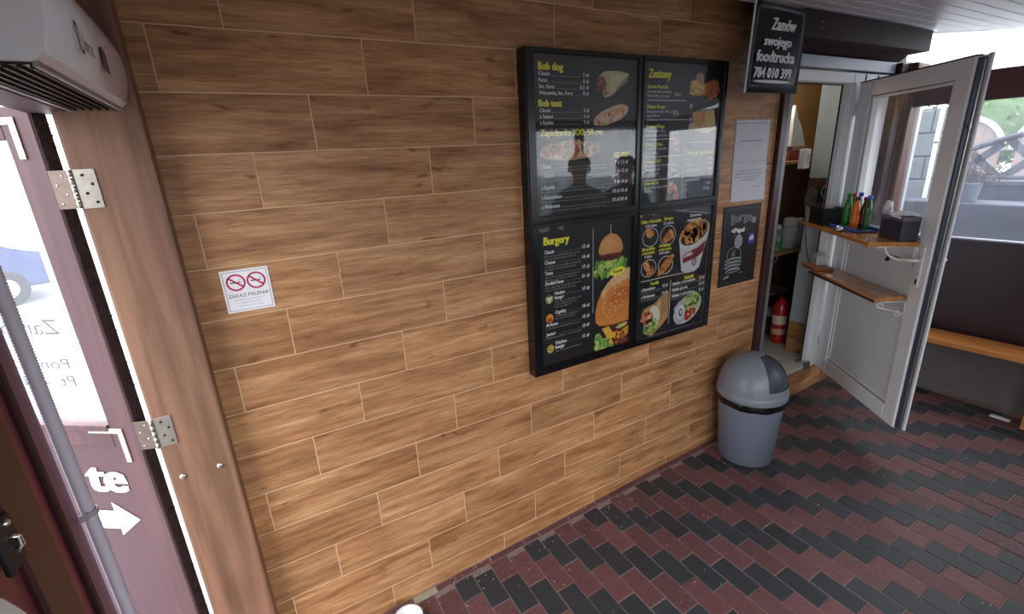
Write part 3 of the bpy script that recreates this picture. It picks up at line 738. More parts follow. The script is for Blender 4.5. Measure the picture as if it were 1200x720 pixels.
def fill_tl(p):
    p.text('Bob dog', 1.674, 2.296, .029, YEL, 1.795, .05)
    rows = [('Classic', 2.276, 1.73, '5 z\u0142'), ('Farsz', 2.252, 1.717, '6 z\u0142'), ('Ser, Farsz', 2.228, 1.752, '6,5 z\u0142'), ('Warzywka, Ser, Farsz', 2.204, 1.845, '8 z\u0142')]
    for s, z, x1, pr_ in rows:
        p.text(s, 1.674, z, .014, WHT, x1, .03); p.text(pr_, 0, z, .015, WHT, None, .03, right=1.929); p.rect(x1 + .008, 1.885, z - .002, z + .0002, GRY, 2)
    p.text('Bob tost', 1.671, 2.159, .026, YEL, 1.787, .05)
    for s, z, x1, pr_ in [('Classic', 2.137, 1.73, '5 z\u0142'), ('z Salami', 2.113, 1.74, '6 z\u0142'), ('z Szynk\u0105', 2.089, 1.742, '7 z\u0142')]:
        p.text(s, 1.674, z, .014, WHT, x1, .03); p.text(pr_, 0, z, .014, WHT, None, .03, right=1.931); p.rect(x1 + .008, 1.89, z - .002, z, GRY, 2)
    p.text('Zapiekanka XXL 50 cm', 1.674, 2.043, .026, YEL, 2.006, .05)
    for a, b, s in ((2.076, 2.113, 'ma\u0142a'), (2.119, 2.164, 'du\u017ca')):
        p.rect(a, b, 1.943, 1.966, YEL, 2); p.text(s, a + .004, 1.949, .010, rgb(20, 20, 20), b - .004, .0)
    for s, z, x1, a, b in [('Classic', 1.913, 1.728, '7 z\u0142', '12 z\u0142'), ('z Salami', 1.874, 1.74, '8 z\u0142', '13 z\u0142'), ('z Szynk\u0105', 1.825, 1.744, '9 z\u0142', '14 z\u0142'), ('z Kurczakiem', 1.783, 1.78, '10 z\u0142', '15 z\u0142'), ('z Wo\u0142owin\u0105', 1.743, 1.768, '15 z\u0142', '20 z\u0142')]:
        p.text(s, 1.673, z, .016, WHT, x1, .035); p.text(a, 0, z, .016, WHT, None, .03, right=2.114); p.text(b, 0, z, .016, WHT, None, .03, right=2.164)
        p.rect(x1 + .008, 2.065, z - .001, z + .001, GRY, 2); p.scribble(1.673, 2.03, z - .016, .007)
    # wrap
    p.poly([(1.985, 2.282), (2.02, 2.303), (2.09, 2.306), (2.158, 2.298), (2.145, 2.262), (2.10, 2.235), (2.06, 2.205), (2.02, 2.196), (1.985, 2.225), (1.972, 2.255)], rgb(202, 196, 140), 2)
    p.poly([(2.05, 2.29), (2.15, 2.295), (2.13, 2.262), (2.07, 2.22), (2.045, 2.23)], rgb(220, 214, 166), 3)
    p.poly([(2.07, 2.22), (2.10, 2.25), (2.15, 2.29), (2.14, 2.258), (2.10, 2.236)], rgb(160, 146, 104), 4)
    p.ell(2.0, 2.248, .027, .036, rgb(150, 76, 56), 4, .3, 16, .1); p.specks(2.0, 2.245, .024, .034, MEAT + [rgb(196, 120, 100)], 30, .008, 4.5, 3); p.specks(2.02, 2.215, .022, .012, [rgb(60, 40, 28), rgb(220, 200, 150)], 14, .006, 4.5, 5)
    # toast
    p.ell(2.06, 2.125, .108, .034, rgb(226, 190, 148), 2, .30, 22, .05); p.ell(2.065, 2.13, .092, .022, rgb(236, 206, 160), 3, .30, 20, .08); p.ell(2.07, 2.137, .07, .010, rgb(224, 160, 84), 3.5, .28, 16, .15)
    p.specks(2.05, 2.112, .085, .018, [rgb(240, 220, 190), rgb(214, 150, 90), rgb(200, 120, 60)], 50, .007, 4, 6, .3)
    # zapiekanka
    p.ell(1.83, 1.98, .162, .040, rgb(226, 180, 130), 2, .03, 26, .06); p.specks(1.83, 1.985, .150, .032, [rgb(238, 226, 180), rgb(196, 50, 36), rgb(130, 170, 60), rgb(240, 210, 110), rgb(230, 120, 90), rgb(220, 226, 170), rgb(244, 236, 220)], 190, .011, 3, 8, .03)
    p.poly([(1.74, 1.97), (1.77, 2.0), (1.79, 2.002), (1.762, 1.965)], rgb(208, 60, 30), 6); p.poly([(1.845, 1.955), (1.855, 2.01), (1.87, 2.0), (1.862, 1.95)], rgb(214, 80, 60), 6)
def fill_tr(p):
    p.text('Zestawy', 2.278, 2.286, .036, YEL, 2.423, .055)
    def item(z, title, lines, price, px, ruleend, x1):
        p.text(title, 2.273, z, .016, YEL, x1, .035)
        for i, l in enumerate(lines): p.text(l, 2.274, z - .019 * (i + 1), .0115, rgb(205, 205, 205), 2.274 + .0068 * len(l), .02)
        p.text(price, px, z - .019 * (len(lines) - .4), .014, rgb(236, 234, 160), None, .03)
        if ruleend: p.rect(2.275, ruleend, z - .019 * (len(lines) + .7) - .0018, z - .019 * (len(lines) + .7) + .0012, WHT, 2)
    item(2.241, 'Zestaw Kurczak', ['Kurczak filet, panierka', 'Frytki 200 g, sur\u00f3wka'], '20 z\u0142', 2.455, 2.534, 2.407)
    item(2.154, 'Zestaw Burger', ['Klasyczny burger 200 g, Frytki', 'napoj 500 ml'], '24 z\u0142', 2.45, 2.552, 2.395)
    item(2.066, 'Zestaw Wings', ['7 skrzyde\u0142ek 140 g,', 'Frytki 200 g, sur\u00f3wka'], '16 z\u0142', 2.452, 2.50, 2.393)
    item(1.985, 'Zestaw Strips', ['5 strips\u00f3w z kurczaka', 'Frytki 200 g'], '18 z\u0142', 2.47, 2.522, 2.387)
    item(1.907, 'Zestaw Grill', ['Kurczak z grilla, sos czosnkowy', 'Sa\u0142atka, frytki', 'zestaw sur\u00f3wek'], '20 z\u0142', 2.452, None, 2.377)
    p.poly([(2.272, 1.822), (2.272, 1.8245), (2.44, 1.827), (2.535, 1.846), (2.535, 1.843), (2.44, 1.823)], WHT, 2)
    item(1.803, 'Zestaw dla 2 os.', ['burger, hot dog, frytki', '2 napoje'], '50 z\u0142', 2.275, None, 2.373)
    p.rect(2.541, 2.5445, 1.737, 1.985, rgb(210, 210, 210), 2); p.rect(2.56, 2.73, 1.9915, 1.9945, WHT, 2)
    p.text('Napoje gor\u0105ce', 2.558, 1.934, .020, YEL, 2.759, .03)
    for i, (s, c_) in enumerate((('Kawa', '5 z\u0142'), ('Herbata', '5 z\u0142'), ('Kawa z mlekiem', '6 z\u0142'))):
        z = 1.907 - i * .027; p.text(s, 2.558, z, .011, rgb(190, 190, 190), None, .01); p.text(c_, 0, z, .015, WHT, None, .03, right=2.755); p.rect(2.64, 2.715, z, z + .001, GRY, 2)
    p.text('Opakowanie', 2.565, 1.802, .017, WHT, 2.669, .03)
    for i, (s, c_) in enumerate((('ma\u0142e', '1 z\u0142'), ('du\u017ce', '0,5 gr'))):
        z = 1.778 - i * .026; p.text(s, 2.565, z, .011, rgb(190, 190, 190), None, .01); p.text(c_, 0, z, .015, WHT, None, .03, right=2.755); p.rect(2.6, 2.70, z, z + .001, GRY, 2)
    # fries with chicken
    p.ell(2.625, 2.295, .032, .022, rgb(196, 160, 130), 3, -.3, 12, .1)
    p.ell(2.625, 2.25, .062, .034, rgb(214, 160, 60), 2, -.2, 14, .15)
    for i in range(34): x, z = 2.62 + R.uniform(-.05, .04), 2.25 + R.uniform(-.03, .028); a = R.uniform(-1, .6); p.line(x - .018 * math.cos(a), z - .018 * math.sin(a), x + .018 * math.cos(a), z + .018 * math.sin(a), .006, R.choice([rgb(240, 206, 96), rgb(222, 176, 60), rgb(248, 220, 130)]), 3 + i * .03)
    p.ell(2.72, 2.245, .055, .045, rgb(200, 110, 70), 3, .2, 16, .12); p.specks(2.72, 2.24, .055, .045, [rgb(214, 130, 90), rgb(186, 90, 56), rgb(226, 150, 104)], 50, .010, 4, 12)
    # burger plate
    p.poly([(2.56, 2.06), (2.59, 2.135), (2.745, 2.152), (2.77, 2.055), (2.70, 2.035)], rgb(206, 190, 150), 2)
    p.ell(2.64, 2.105, .044, .038, BUN[0], 3, 0, 16, .05); p.ell(2.63, 2.115, .03, .02, BUN[1], 3.5, 0, 12, .05)
    for i in range(26): x, z = 2.715 + R.uniform(-.03, .03), 2.095 + R.uniform(-.035, .035); a = R.uniform(.6, 2.2); p.line(x - .016 * math.cos(a), z - .016 * math.sin(a), x + .016 * math.cos(a), z + .016 * math.sin(a), .006, R.choice([rgb(240, 210, 110), rgb(226, 186, 76)]), 3 + i * .03)
    p.poly([(2.558, 2.086), (2.588, 2.086), (2.588, 2.13), (2.578, 2.15), (2.578, 2.17), (2.567, 2.17), (2.567, 2.15), (2.558, 2.13)], rgb(56, 34, 30), 4); p.rect(2.566, 2.58, 2.155, 2.176, rgb(210, 210, 216), 5); p.rect(2.557, 2.589, 2.09, 2.118, rgb(36, 56, 130), 5); p.ell(2.573, 2.104, .008, .010, rgb(220, 220, 226), 6); p.poly([(2.566, 2.106), (2.58, 2.108), (2.58, 2.112), (2.573, 2.114), (2.566, 2.11)], rgb(196, 40, 40), 7)
    nuggets(p, 2.485, 2.005, .038, .03, 3, 31, False); nuggets(p, 2.475, 1.775, .045, .034, 3, 32, False); p.ell(2.50, 1.735, .022, .018, rgb(196, 50, 40), 5, 0, 12, .1); p.rect(2.44, 2.475, 1.785, 1.808, rgb(206, 200, 140), 4)
    nuggets(p, 2.48, 1.89, .0, .0, 0, 1, False)
def fill_bl(p):
    p.text('Burgery', 1.677, 1.582, .036, YEL, 1.816, .055)
    def row(z, lines, x, x1s, price, pz, nl, icon=None):
        for i, (s, x1) in enumerate(zip(lines, x1s)): p.text(s, x, z - i * .0215, .0165, WHT, x1, .035)
        p.text(price, 0, pz, .0165, WHT, None, .03, right=1.934)
        p.rect(max(x1s) + .008, 1.885, pz, pz + .001, GRY, 2)
        for k in range(nl): p.scribble(x, 1.885 - (.03 * k if k else 0), z - .0215 * (len(lines) - 1) - .016 - k * .013, .008)
        if icon:
            cz = z - .016; p.ell(1.699, cz, .021, .0215, icon[0], 2, 0, 16, .02)
            if icon[1] == 0: p.poly([(1.682, cz + .008), (1.718, cz + .012), (1.70, cz - .018)], rgb(230, 230, 200), 3); p.poly([(1.68, cz + .012), (1.70, cz + .02), (1.716, cz + .014)], rgb(30, 30, 30), 3.5)
            elif icon[1] == 1: p.poly([(1.685, cz - .018), (1.69, cz + .002), (1.698, cz + .01), (1.70, cz - .004), (1.71, cz + .004), (1.715, cz - .014)], rgb(190, 40, 20), 3)
            else: p.specks(1.699, cz, .015, .015, [rgb(240, 220, 120), rgb(120, 90, 40)], 12, .005, 3, 5)
    row(1.541, ['Classic'], 1.679, [1.732], '13 z\u0142', 1.541, 2); row(1.4925, ['Cheese'], 1.679, [1.737], '16 z\u0142', 1.4925, 2)
    row(1.443, ['Texas'], 1.679, [1.722], '17 z\u0142', 1.443, 2); row(1.394, ['DoubleTexas'], 1.679, [1.782], '21 z\u0142', 1.398, 2)
    row(1.341, ['Hacker', 'burger'], 1.73, [1.789, 1.783], '17 z\u0142', 1.335, 3, (rgb(170, 176, 90), 0))
    row(1.2465, ['Ogniky'], 1.731, [1.794], '18 z\u0142', 1.2465, 2, (rgb(236, 170, 40), 1))
    row(1.1915, ['Arkana'], 1.677, [1.744], '15 z\u0142', 1.1915, 1); row(1.144, ['Junior'], 1.677, [1.732], '13 z\u0142', 1.144, 1)
    row(1.090, ['Chicken', 'burger'], 1.728, [1.794, 1.783], '15 z\u0142', 1.088, 1, (rgb(196, 176, 80), 2))
    p.rect(1.9555, 1.959, 1.205, 1.628, rgb(200, 200, 204), 2)
    p.rect(2.063, 2.068, 1.57, 1.632, rgb(200, 190, 170), 2)
    burger(p, 2.068, 1.50, .168, .215, 5)
    for i in range(60): p.ell(2.065 + R.uniform(-1, 1) * .10, 1.415 + R.uniform(-.035, .03), .016, .010, R.choice(GRN), 4 + .02 * i, R.uniform(0, 3), 8, .25, i)
    p.ell(2.114, 1.395, .050, .021, YEL, 8, .12, 22); p.text('Texas', 2.080, 1.384, .018, rgb(20, 20, 20), 2.148, .02, rot=.12, layer=9)
    # big burger, cropped at the frame
    X1 = 2.195
    def clip(pts): return [(min(x, X1), z) for x, z in pts]
    bunp = [(1.974, 1.15), (1.972, 1.20), (1.985, 1.25), (2.01, 1.30), (2.05, 1.345), (2.10, 1.378), (2.15, 1.397), (X1, 1.405), (X1, 1.12), (2.12, 1.115), (2.05, 1.118), (2.0, 1.125)]
    p.poly(bunp, rgb(222, 140, 62), 5)
    p.poly([(2.01, 1.30), (2.05, 1.345), (2.10, 1.378), (2.15, 1.397), (X1, 1.405), (X1, 1.35), (2.12, 1.335), (2.06, 1.31), (2.02, 1.265)], rgb(236, 190, 130), 6)
    p.poly([(2.06, 1.24), (2.09, 1.29), (2.14, 1.31), (X1, 1.30), (X1, 1.24), (2.14, 1.225), (2.10, 1.215)], rgb(206, 112, 44), 6)
    p.specks(2.09, 1.25, .08, .10, [rgb(232, 160, 80), rgb(214, 128, 54), rgb(240, 200, 140)], 110, .007, 6.5, 77)
    p.specks(2.12, 1.35, .06, .03, [rgb(246, 226, 180)], 40, .005, 7, 78)
    p.poly([(2.03, 1.118), (X1, 1.12), (X1, .985), (2.12, .975), (2.04, 1.02)], rgb(86, 34, 22), 3)
    p.poly([(2.015, 1.105), (2.06, 1.112), (2.09, 1.07), (2.12, 1.075), (2.14, 1.03), (2.10, .985), (2.06, 1.02), (2.04, 1.07)], CHE[0], 4)
    p.poly([(2.12, 1.06), (X1, 1.09), (X1, 1.045), (2.15, 1.02)], CHE[1], 4.3); p.ell(2.15, 1.098, .04, .012, rgb(206, 210, 130), 4.5, .15, 12, .1)
    p.specks(2.13, 1.03, .05, .04, MEAT + [rgb(170, 50, 40)], 50, .009, 4.6, 79)
    for i in range(90):
        x = 1.975 + abs(R.gauss(0, .05)); z = 1.035 - (x - 1.975) * .55 + R.uniform(-.05, .05)
        if x < 2.13: p.ell(x, max(z, .955), .013, .009, R.choice(GRN), 5 + .02 * i, R.uniform(0, 3), 8, .3, i)
    p.specks(2.11, .975, .06, .018, [rgb(226, 190, 110), rgb(170, 190, 70)], 40, .007, 7, 80)
def fill_br(p):
    p.text('Udko z kurczaka', 2.264, 1.613, .0165, YEL, 2.403, .03); p.text('3,50 z\u0142/szt.', 2.294, 1.592, .013, WHT, 2.375, .03)
    p.text('Strips', 2.424, 1.615, .0165, YEL, 2.49, .035); p.text('3,5 z\u0142/szt.', 2.42, 1.593, .013, WHT, 2.497, .03)
    p.text('Domowe', 2.62, 1.613, .0165, WHT, 2.704, .035); p.text('nuggetsy', 2.60, 1.590, .0165, WHT, 2.71, .035)
    nuggets(p, 2.332, 1.538, .055, .050, 2, 40); nuggets(p, 2.458, 1.533, .057, .054, 3, 41)
    p.text('Skrzyde\u0142ka', 2.276, 1.472, .0155, YEL, 2.367, .03); p.text('z kurczaka', 2.276, 1.452, .0155, YEL, 2.367, .03); p.text('5 z\u0142/szt.', 2.295, 1.433, .013, WHT, 2.35, .02)
    p.text('N\u00f3\u017cka', 2.40, 1.476, .0155, YEL, 2.48, .03); p.text('z kurczaka', 2.395, 1.456, .0155, YEL, 2.49, .03); p.text('5,50 z\u0142/szt.', 2.40, 1.438, .013, WHT, 2.48, .02)
    nuggets(p, 2.328, 1.375, .055, .048, 3, 42)
    p.ring(2.452, 1.375, .055, .05, .0035, WHT, 2); p.ell(2.452, 1.375, .075, .026, FRY[2], 4, .75, 14, .1); p.specks(2.452, 1.375, .07, .022, FRY, 40, .009, 4.4, 43, .75)
    # bucket
    p.poly([(2.545, 1.50), (2.575, 1.325), (2.61, 1.303), (2.68, 1.303), (2.72, 1.325), (2.783, 1.53)], rgb(214, 214, 218), 2)
    p.ell(2.663, 1.518, .122, .066, rgb(226, 226, 226), 3, .28, 26); p.ell(2.663, 1.520, .112, .057, rgb(90, 60, 50), 3.5, .28, 26)
    p.ell(2.663, 1.53, .09, .045, FRY[0], 3.8, .28, 20, .1); p.specks(2.663, 1.532, .098, .052, FRY, 120, .020, 4, 44, .28)
    p.poly([(2.575, 1.412), (2.70, 1.44), (2.757, 1.47), (2.745, 1.41), (2.70, 1.385), (2.585, 1.362)], rgb(126, 28, 36), 5)
    p.text('BOMBA', 2.585, 1.392, .02, WHT, 2.66, .03, rot=.15, layer=7); p.ell(2.675, 1.36, .018, .024, rgb(60, 60, 66), 7, 0, 14); p.ell(2.675, 1.36, .012, .017, rgb(180, 180, 186), 8, 0, 14)
    p.rect(2.275, 2.701, 1.3075, 1.3105, WHT, 2)
    p.text('Tortilla', 2.343, 1.279, .0175, YEL, 2.407, .035)
    for s, z, c_ in (('z Kurczakiem', 1.255, '12 z\u0142'), ('z Wo\u0142owin\u0105', 1.214, '15 z\u0142')):
        p.text(s, 2.28, z, .0155, WHT, 2.38, .035); p.text(c_, 0, z, .0155, WHT, None, .03, right=2.475); p.rect(2.28, 2.47, z - .008, z - .006, GRY, 2); p.scribble(2.28, 2.42, z - .019, .006)
    p.rect(2.4965, 2.4995, 1.024, 1.282, WHT, 2)
    p.text('Sa\u0142atki', 2.604, 1.270, .0185, YEL, 2.68, .035)
    for s, z, x1, c_ in (('Sa\u0142atka z kurczakiem', 1.250, 2.693, '15 z\u0142'), ('Sa\u0142atka grecka', 1.215, 2.635, '13 z\u0142'), ('Sa\u0142atka z tu\u0144czykiem', 1.180, 2.69, '15 z\u0142')):
        p.text(s, 2.512, z, .0155, WHT, x1, .035); p.text(c_, 0, z, .0155, WHT, None, .03, right=2.77); p.rect(2.512, 2.765, z - .008, z - .006, GRY, 2); p.scribble(2.512, 2.66, z - .018, .005)
    # wrap
    p.poly([(2.30, 1.15), (2.38, 1.17), (2.44, 1.21), (2.49, 1.225), (2.49, 1.07), (2.44, 1.03), (2.37, .985), (2.31, 1.01)], rgb(196, 150, 96), 3)
    p.poly([(2.38, 1.17), (2.44, 1.21), (2.49, 1.225), (2.49, 1.12), (2.41, 1.06)], rgb(176, 132, 84), 4); p.poly([(2.40, 1.16), (2.425, 1.20), (2.43, 1.16), (2.41, 1.10)], rgb(216, 178, 128), 4.5)
    p.ell(2.375, 1.10, .05, .055, rgb(226, 222, 196), 5, 0, 16, .1); p.specks(2.36, 1.045, .055, .04, GRN, 60, .012, 6, 50); p.specks(2.33, 1.10, .04, .034, [rgb(216, 120, 70), rgb(230, 150, 100), rgb(196, 80, 50)], 40, .012, 6, 51)
    # salad bowl
    p.ell(2.648, 1.09, .118, .078, rgb(210, 212, 200), 3, .42, 26); p.ell(2.65, 1.095, .104, .066, rgb(190, 196, 150), 3.5, .42, 26)
    p.specks(2.66, 1.12, .085, .045, GRN + [rgb(236, 226, 180), rgb(230, 190, 100)], 80, .012, 4, 52, .4); p.specks(2.66, 1.055, .05, .028, [rgb(200, 30, 24), rgb(224, 60, 40)], 40, .011, 5, 53, .3)
    p.poly([(2.535, 1.11), (2.56, 1.01), (2.60, 1.005), (2.62, 1.04), (2.61, 1.13), (2.58, 1.15)], rgb(184, 186, 196), 7); p.ell(2.59, 1.078, .036, .042, rgb(222, 222, 226), 8, 0, 18); p.ell(2.592, 1.076, .018, .026, rgb(86, 92, 96), 9, .2, 14); p.ell(2.594, 1.078, .010, .016, rgb(200, 200, 204), 10, .2, 12)
    p.rect(2.33, 2.79, .982, .984, GRY, 2)
MX, MZ = 2.232, 1.685
board('menu_board', 'upper left black menu board listing Bob dog, Bob tost and Zapiekanka', 1.605, MX, MZ + .001, 2.376, 1.650, 2.202, 1.715, 2.352, fill_tl)
board('menu_board', 'upper right black menu board headed Zestawy', MX + .002, 2.825, MZ + .001, 2.376, 2.250, 2.795, 1.715, 2.352, fill_tr)
board('menu_board', 'lower left black menu board headed Burgery with a big burger picture', 1.605, MX, .950, MZ, 1.650, 2.202, .995, 1.660, fill_bl)
board('menu_board', 'lower right black menu board with a chicken bucket, wrap and salad pictures', MX + .002, 2.825, .950, MZ, 2.250, 2.795, .978, 1.660, fill_br)

# notice sheets
t = thing('paper_notice', 'two white printed sheets taped one above the other beside the menu boards', 'notice', (3.0, -.0012, 1.655))
bm = BM(); prism(bm, [(.0, .222), (.305, .220), (.307, .447), (.002, .447)], 'y', -.0016, 0); fin('sheet', bm, M_PAPER, t)
bm = BM(); prism(bm, [(.012, 0), (.325, -.008), (.308, .218), (.0, .221)], 'y', -.0016, 0); fin('sheet', bm, M_PAPER, t)
pr = Print(); pr.rect(.004, .305, .428, .431, rgb(130, 126, 132), 1)
pr.scribble(.05, .25, .33, .012, rgb(130, 130, 140))
for k, (a, b) in enumerate(((.05, .26), (.03, .28), (.03, .27), (.09, .22))): pr.scribble(a, b, .168 - k * .018, .009, rgb(130, 130, 140), seed=k)
pr.scribble(.20, .26, .07, .009, rgb(130, 130, 140)); pr.build('print', t, (0, -.002, 0))
# burger poster
t = thing('burger_poster', 'small black chalkboard poster headed Burger with a drawn burger and a drink can', 'poster', (2.96, -.0012, 1.143))
bm = BM(); box(bm, 0, .345, -.004, 0, 0, .486, .0008); fin('sheet', bm, mat('chalkboard_black', rgb(20, 20, 24), .45, noise=.05), t)
pr = Print(); CH = rgb(168, 168, 172)
for a, b, c_, d in ((.02, .325, .02, .022), (.02, .325, .464, .466), (.02, .022, .02, .466), (.323, .325, .02, .466)): pr.rect(a, b, c_, d, rgb(90, 90, 96), 1)
x = .07
for i, ch in enumerate('Burger'):
    a = (i - 2.5) / 2.5; pr.text(ch, x, .375 + .018 * (1 - a * a), .055 if i else .06, rgb(120, 120, 126), x + (.036 if ch not in 'r' else .028), .04, rot=-.06 * a); x += .04 if ch != 'r' else .032
pr.text('+Pepsi', .08, .325, .030, WHT, .20, .045); pr.scribble(.21, .245, .335, .004, CH); pr.scribble(.10, .15, .305, .006, CH)
pr.ell(.155, .268, .037, .042, rgb(172, 174, 180), 2); 
for k in range(4): pr.scribble(.13, .18, .285 - k * .014, .007, rgb(60, 60, 66), 3, k)
# drawn burger
pr.ring(.125, .19, .068, .05, .004, CH, 2); pr.rect(.05, .20, .135, .172, rgb(20, 20, 24), 2.5)
pr.ring(.118, .195, .015, .024, .003, CH, 3); pr.text('B', .111, .185, .02, CH, None, .0)
for z, w, h_ in ((.160, .078, .013), (.138, .082, .010), (.116, .078, .012), (.092, .07, .013)):
    pr.ell(.122, z, w, h_, CH, 3, .02, 22, .06); pr.ell(.122, z - .002, w * .9, h_ * .45, rgb(40, 40, 44), 3.5, .02, 22, .12)
pr.ell(.07, .056, .03, .007, CH, 3, .2, 12, .2); pr.line(.19, .07, .23, .066, .003, CH, 3)
# can
pr.poly([(.247, .085), (.305, .082), (.308, .36), (.30, .385), (.258, .388), (.25, .36)], rgb(46, 14, 20), 2)
pr.rect(.245, .309, .235, .312, rgb(28, 44, 132), 3); pr.ell(.277, .275, .022, .028, rgb(225, 225, 230), 4, 0, 20)
pr.poly([(.257, .283), (.27, .286), (.284, .296), (.296, .295), (.29, .300), (.277, .303), (.264, .298)], rgb(206, 40, 48), 5); pr.poly([(.258, .264), (.27, .262), (.286, .268), (.297, .266), (.288, .252), (.277, .247), (.265, .252)], rgb(30, 60, 160), 5)
pr.poly([(.266, .372), (.30, .37), (.302, .40), (.268, .404)], rgb(170, 160, 166), 4); pr.scribble(.27, .298, .38, .006, rgb(170, 50, 60), 5)
pr.build('print', t, (0, -.0042, 0))

# hanging banner
t = thing('banner', 'black hanging banner reading Zam\u00f3w swojego foodtrucka with a phone number', 'banner', (2.80, -.175, 2.215))
bm = BM(); nx, nz = 12, 10; g = []
for j in range(nz + 1):
    for i in range(nx + 1):
        u, v = i / nx, j / nz; x = u * .435 + .022 * v; z = v * .40; y = -.004 * math.sin(u * PI) + .012 * math.sin(v * 5 + u * 4) * max(0, v - .6) * 2.2
        g.append(bm.verts.new((x, y, z)))
for j in range(nz):
    for i in range(nx): a = j * (nx + 1) + i; bm.faces.new((g[a], g[a + 1], g[a + nx + 2], g[a + nx + 1])).smooth = True
gg = bmesh.ops.solidify(bm, geom=list(bm.faces), thickness=.003); fin('sheet', bm, mat('black_vinyl', rgb(22, 22, 26), .25, noise=.05, coat=.3), t)
bm = BM(); box(bm, -.004, .002, -.006, .001, 0, .40); g2 = BM(); 
for v in bm.verts: v.co.x += .022 * v.co.z / .4
merge(g2, bm); fin('hem', g2, M_WHITE, t)
pr = Print()
pr.text('Zam\u00f3w', .15, .285, .052, WHT, .345, .05, .2); pr.text('swojego', .105, .215, .042, WHT, .325, .05, .15); pr.text('foodtrucka', .055, .142, .05, WHT, .365, .05, .12); pr.text('784 010 399', .045, .070, .046, WHT, .352, .05, .12)
pr.ell(.20, .052, .155, .0075, WHT, 2, .0, 24)
pr.build('print', t, (0, -.0085, 0))

# ================================================================= OPEN KITCHEN DOOR
H0 = Vector((4.19, -.02)); HD = Vector((-0.57039581, -0.82136997)); ha = math.atan2(-HD.y, -HD.x)
# local frame: x = 0 at hinge, negative to the free edge; +y local = side with the shelves?
kd = empty('door_3', (H0.x, H0.y, 0), ha); struct(kd, 'white plastic kitchen door with glass upper half standing open', 'door')
# normal of shelf side in world is (-.821,.570); local y axis world = (-sin ha, cos ha)
SY = 1 if (-math.sin(ha)) * (-.821) + math.cos(ha) * .570 > 0 else -1
def kbox(bm, d0, d1, o0, o1, z0, z1, bev=0): box(bm, -d1, -d0, SY * o0, SY * o1, z0, z1, bev)
Wd = .885; zb, zt = .30, 2.318
bm = BM(); kbox(bm, 0, .125, -.06, 0, zb, zt, .004); fin('stile', bm, M_PVC, kd)
bm = BM(); kbox(bm, .785, Wd, -.06, 0, zb, zt, .004); fin('stile', bm, M_PVC, kd)
bm = BM(); kbox(bm, .125, .785, -.06, 0, 2.225, zt, .004); fin('rail', bm, M_PVC, kd)
bm = BM(); kbox(bm, .125, .785, -.06, 0, zb, .405, .004); fin('rail', bm, M_PVC, kd)
bm = BM(); kbox(bm, .125, .785, -.06, 0, 1.30, 1.42, .004); fin('rail', bm, M_PVC, kd)
bm = BM(); kbox(bm, .125, .785, -.045, -.016, .405, 1.30); fin('lower_panel', bm, M_PVCG, kd)
bm = BM(); kbox(bm, .125, .785, -.033, -.027, 1.42, 2.225); fin('pane', bm, pane_mat('clear_pane', .03), kd)
bm = BM()
for a, b, z0, z1 in ((.125, .785, .405, .409), (.125, .785, 1.296, 1.30), (.125, .785, 1.42, 1.424), (.125, .785, 2.221, 2.225), (.125, .129, .405, 1.30), (.781, .785, .405, 1.30), (.125, .129, 1.42, 2.225), (.781, .785, 1.42, 2.225)): kbox(bm, a, b, -.017, -.0135, z0, z1)
fin('gasket', bm, M_GASKET, kd)
bm = BM()
for a, b, z0, z1 in ((.131, .779, .411, .425), (.131, .779, 1.28, 1.294), (.131, .779, 1.426, 1.44), (.131, .779, 2.205, 2.219), (.131, .145, .411, 1.294), (.765, .779, .411, 1.294), (.131, .145, 1.426, 2.219), (.765, .779, 1.426, 2.219)): kbox(bm, a, b, -.022, -.010, z0, z1, .003)
fin('glazing_bead', bm, M_PVC, kd)
bm = BM(); kbox(bm, Wd, Wd + .012, -.045, -.012, zb + .01, zt - .01); fin('lock_channel', bm, mat('dark_lock_channel', rgb(72, 76, 90), .4, metal=.4), kd)
bm = BM(); kbox(bm, Wd - .002, Wd + .024, -.064, -.052, zb - .008, zt + .006, .003); fin('outer_lip', bm, M_PVC, kd)
bm = BM(); kbox(bm, Wd, Wd + .018, -.036, -.030, zb + .02, zt - .02, .001); fin('lock_strip', bm, M_STEEL, kd)
for z in (.62, 1.30, 2.0):
    bm = BM(); kbox(bm, Wd + .012, Wd + .024, -.034, -.024, z - .012, z + .012, .002); fin('roller_cam', bm, M_STEEL, kd)
bm = BM(); kbox(bm, 0.0, Wd, -.03, .0015, zt - .005, zt + .003); fin('top_gasket', bm, M_GASKET, kd)
bm = BM(); kbox(bm, .822, .848, 0, .010, 1.165, 1.395, .003); h = fin('handle_plate', bm, M_WHITE, kd)
bm = BM(); tube(bm, [(-.835, SY * .008, 1.318), (-.835, SY * .055, 1.318), (-.80, SY * .062, 1.316), (-.72, SY * .062, 1.312)], .010, 10); fin('handle', bm, M_WHITE, kd)
bm = BM(); tube(bm, [(-.835, -SY * .06, 1.318), (-.835, -SY * .115, 1.318), (-.80, -SY * .12, 1.316), (-.74, -SY * .12, 1.312)], .010, 10); fin('handle', bm, M_WHITE, kd)
bm = BM(); kbox(bm, .828, .842, .009, .013, 1.185, 1.212, .002); fin('keyhole', bm, M_GASKET, kd)
bm = BM(); kbox(bm, .575, .585, .0, .012, 1.262, 1.30, .002); tube(bm, [(-.58, SY * .01, 1.29), (-.578, SY * .02, 1.27), (-.58, SY * .012, 1.258)], .004, 6); fin('hook', bm, M_GASKET, kd)

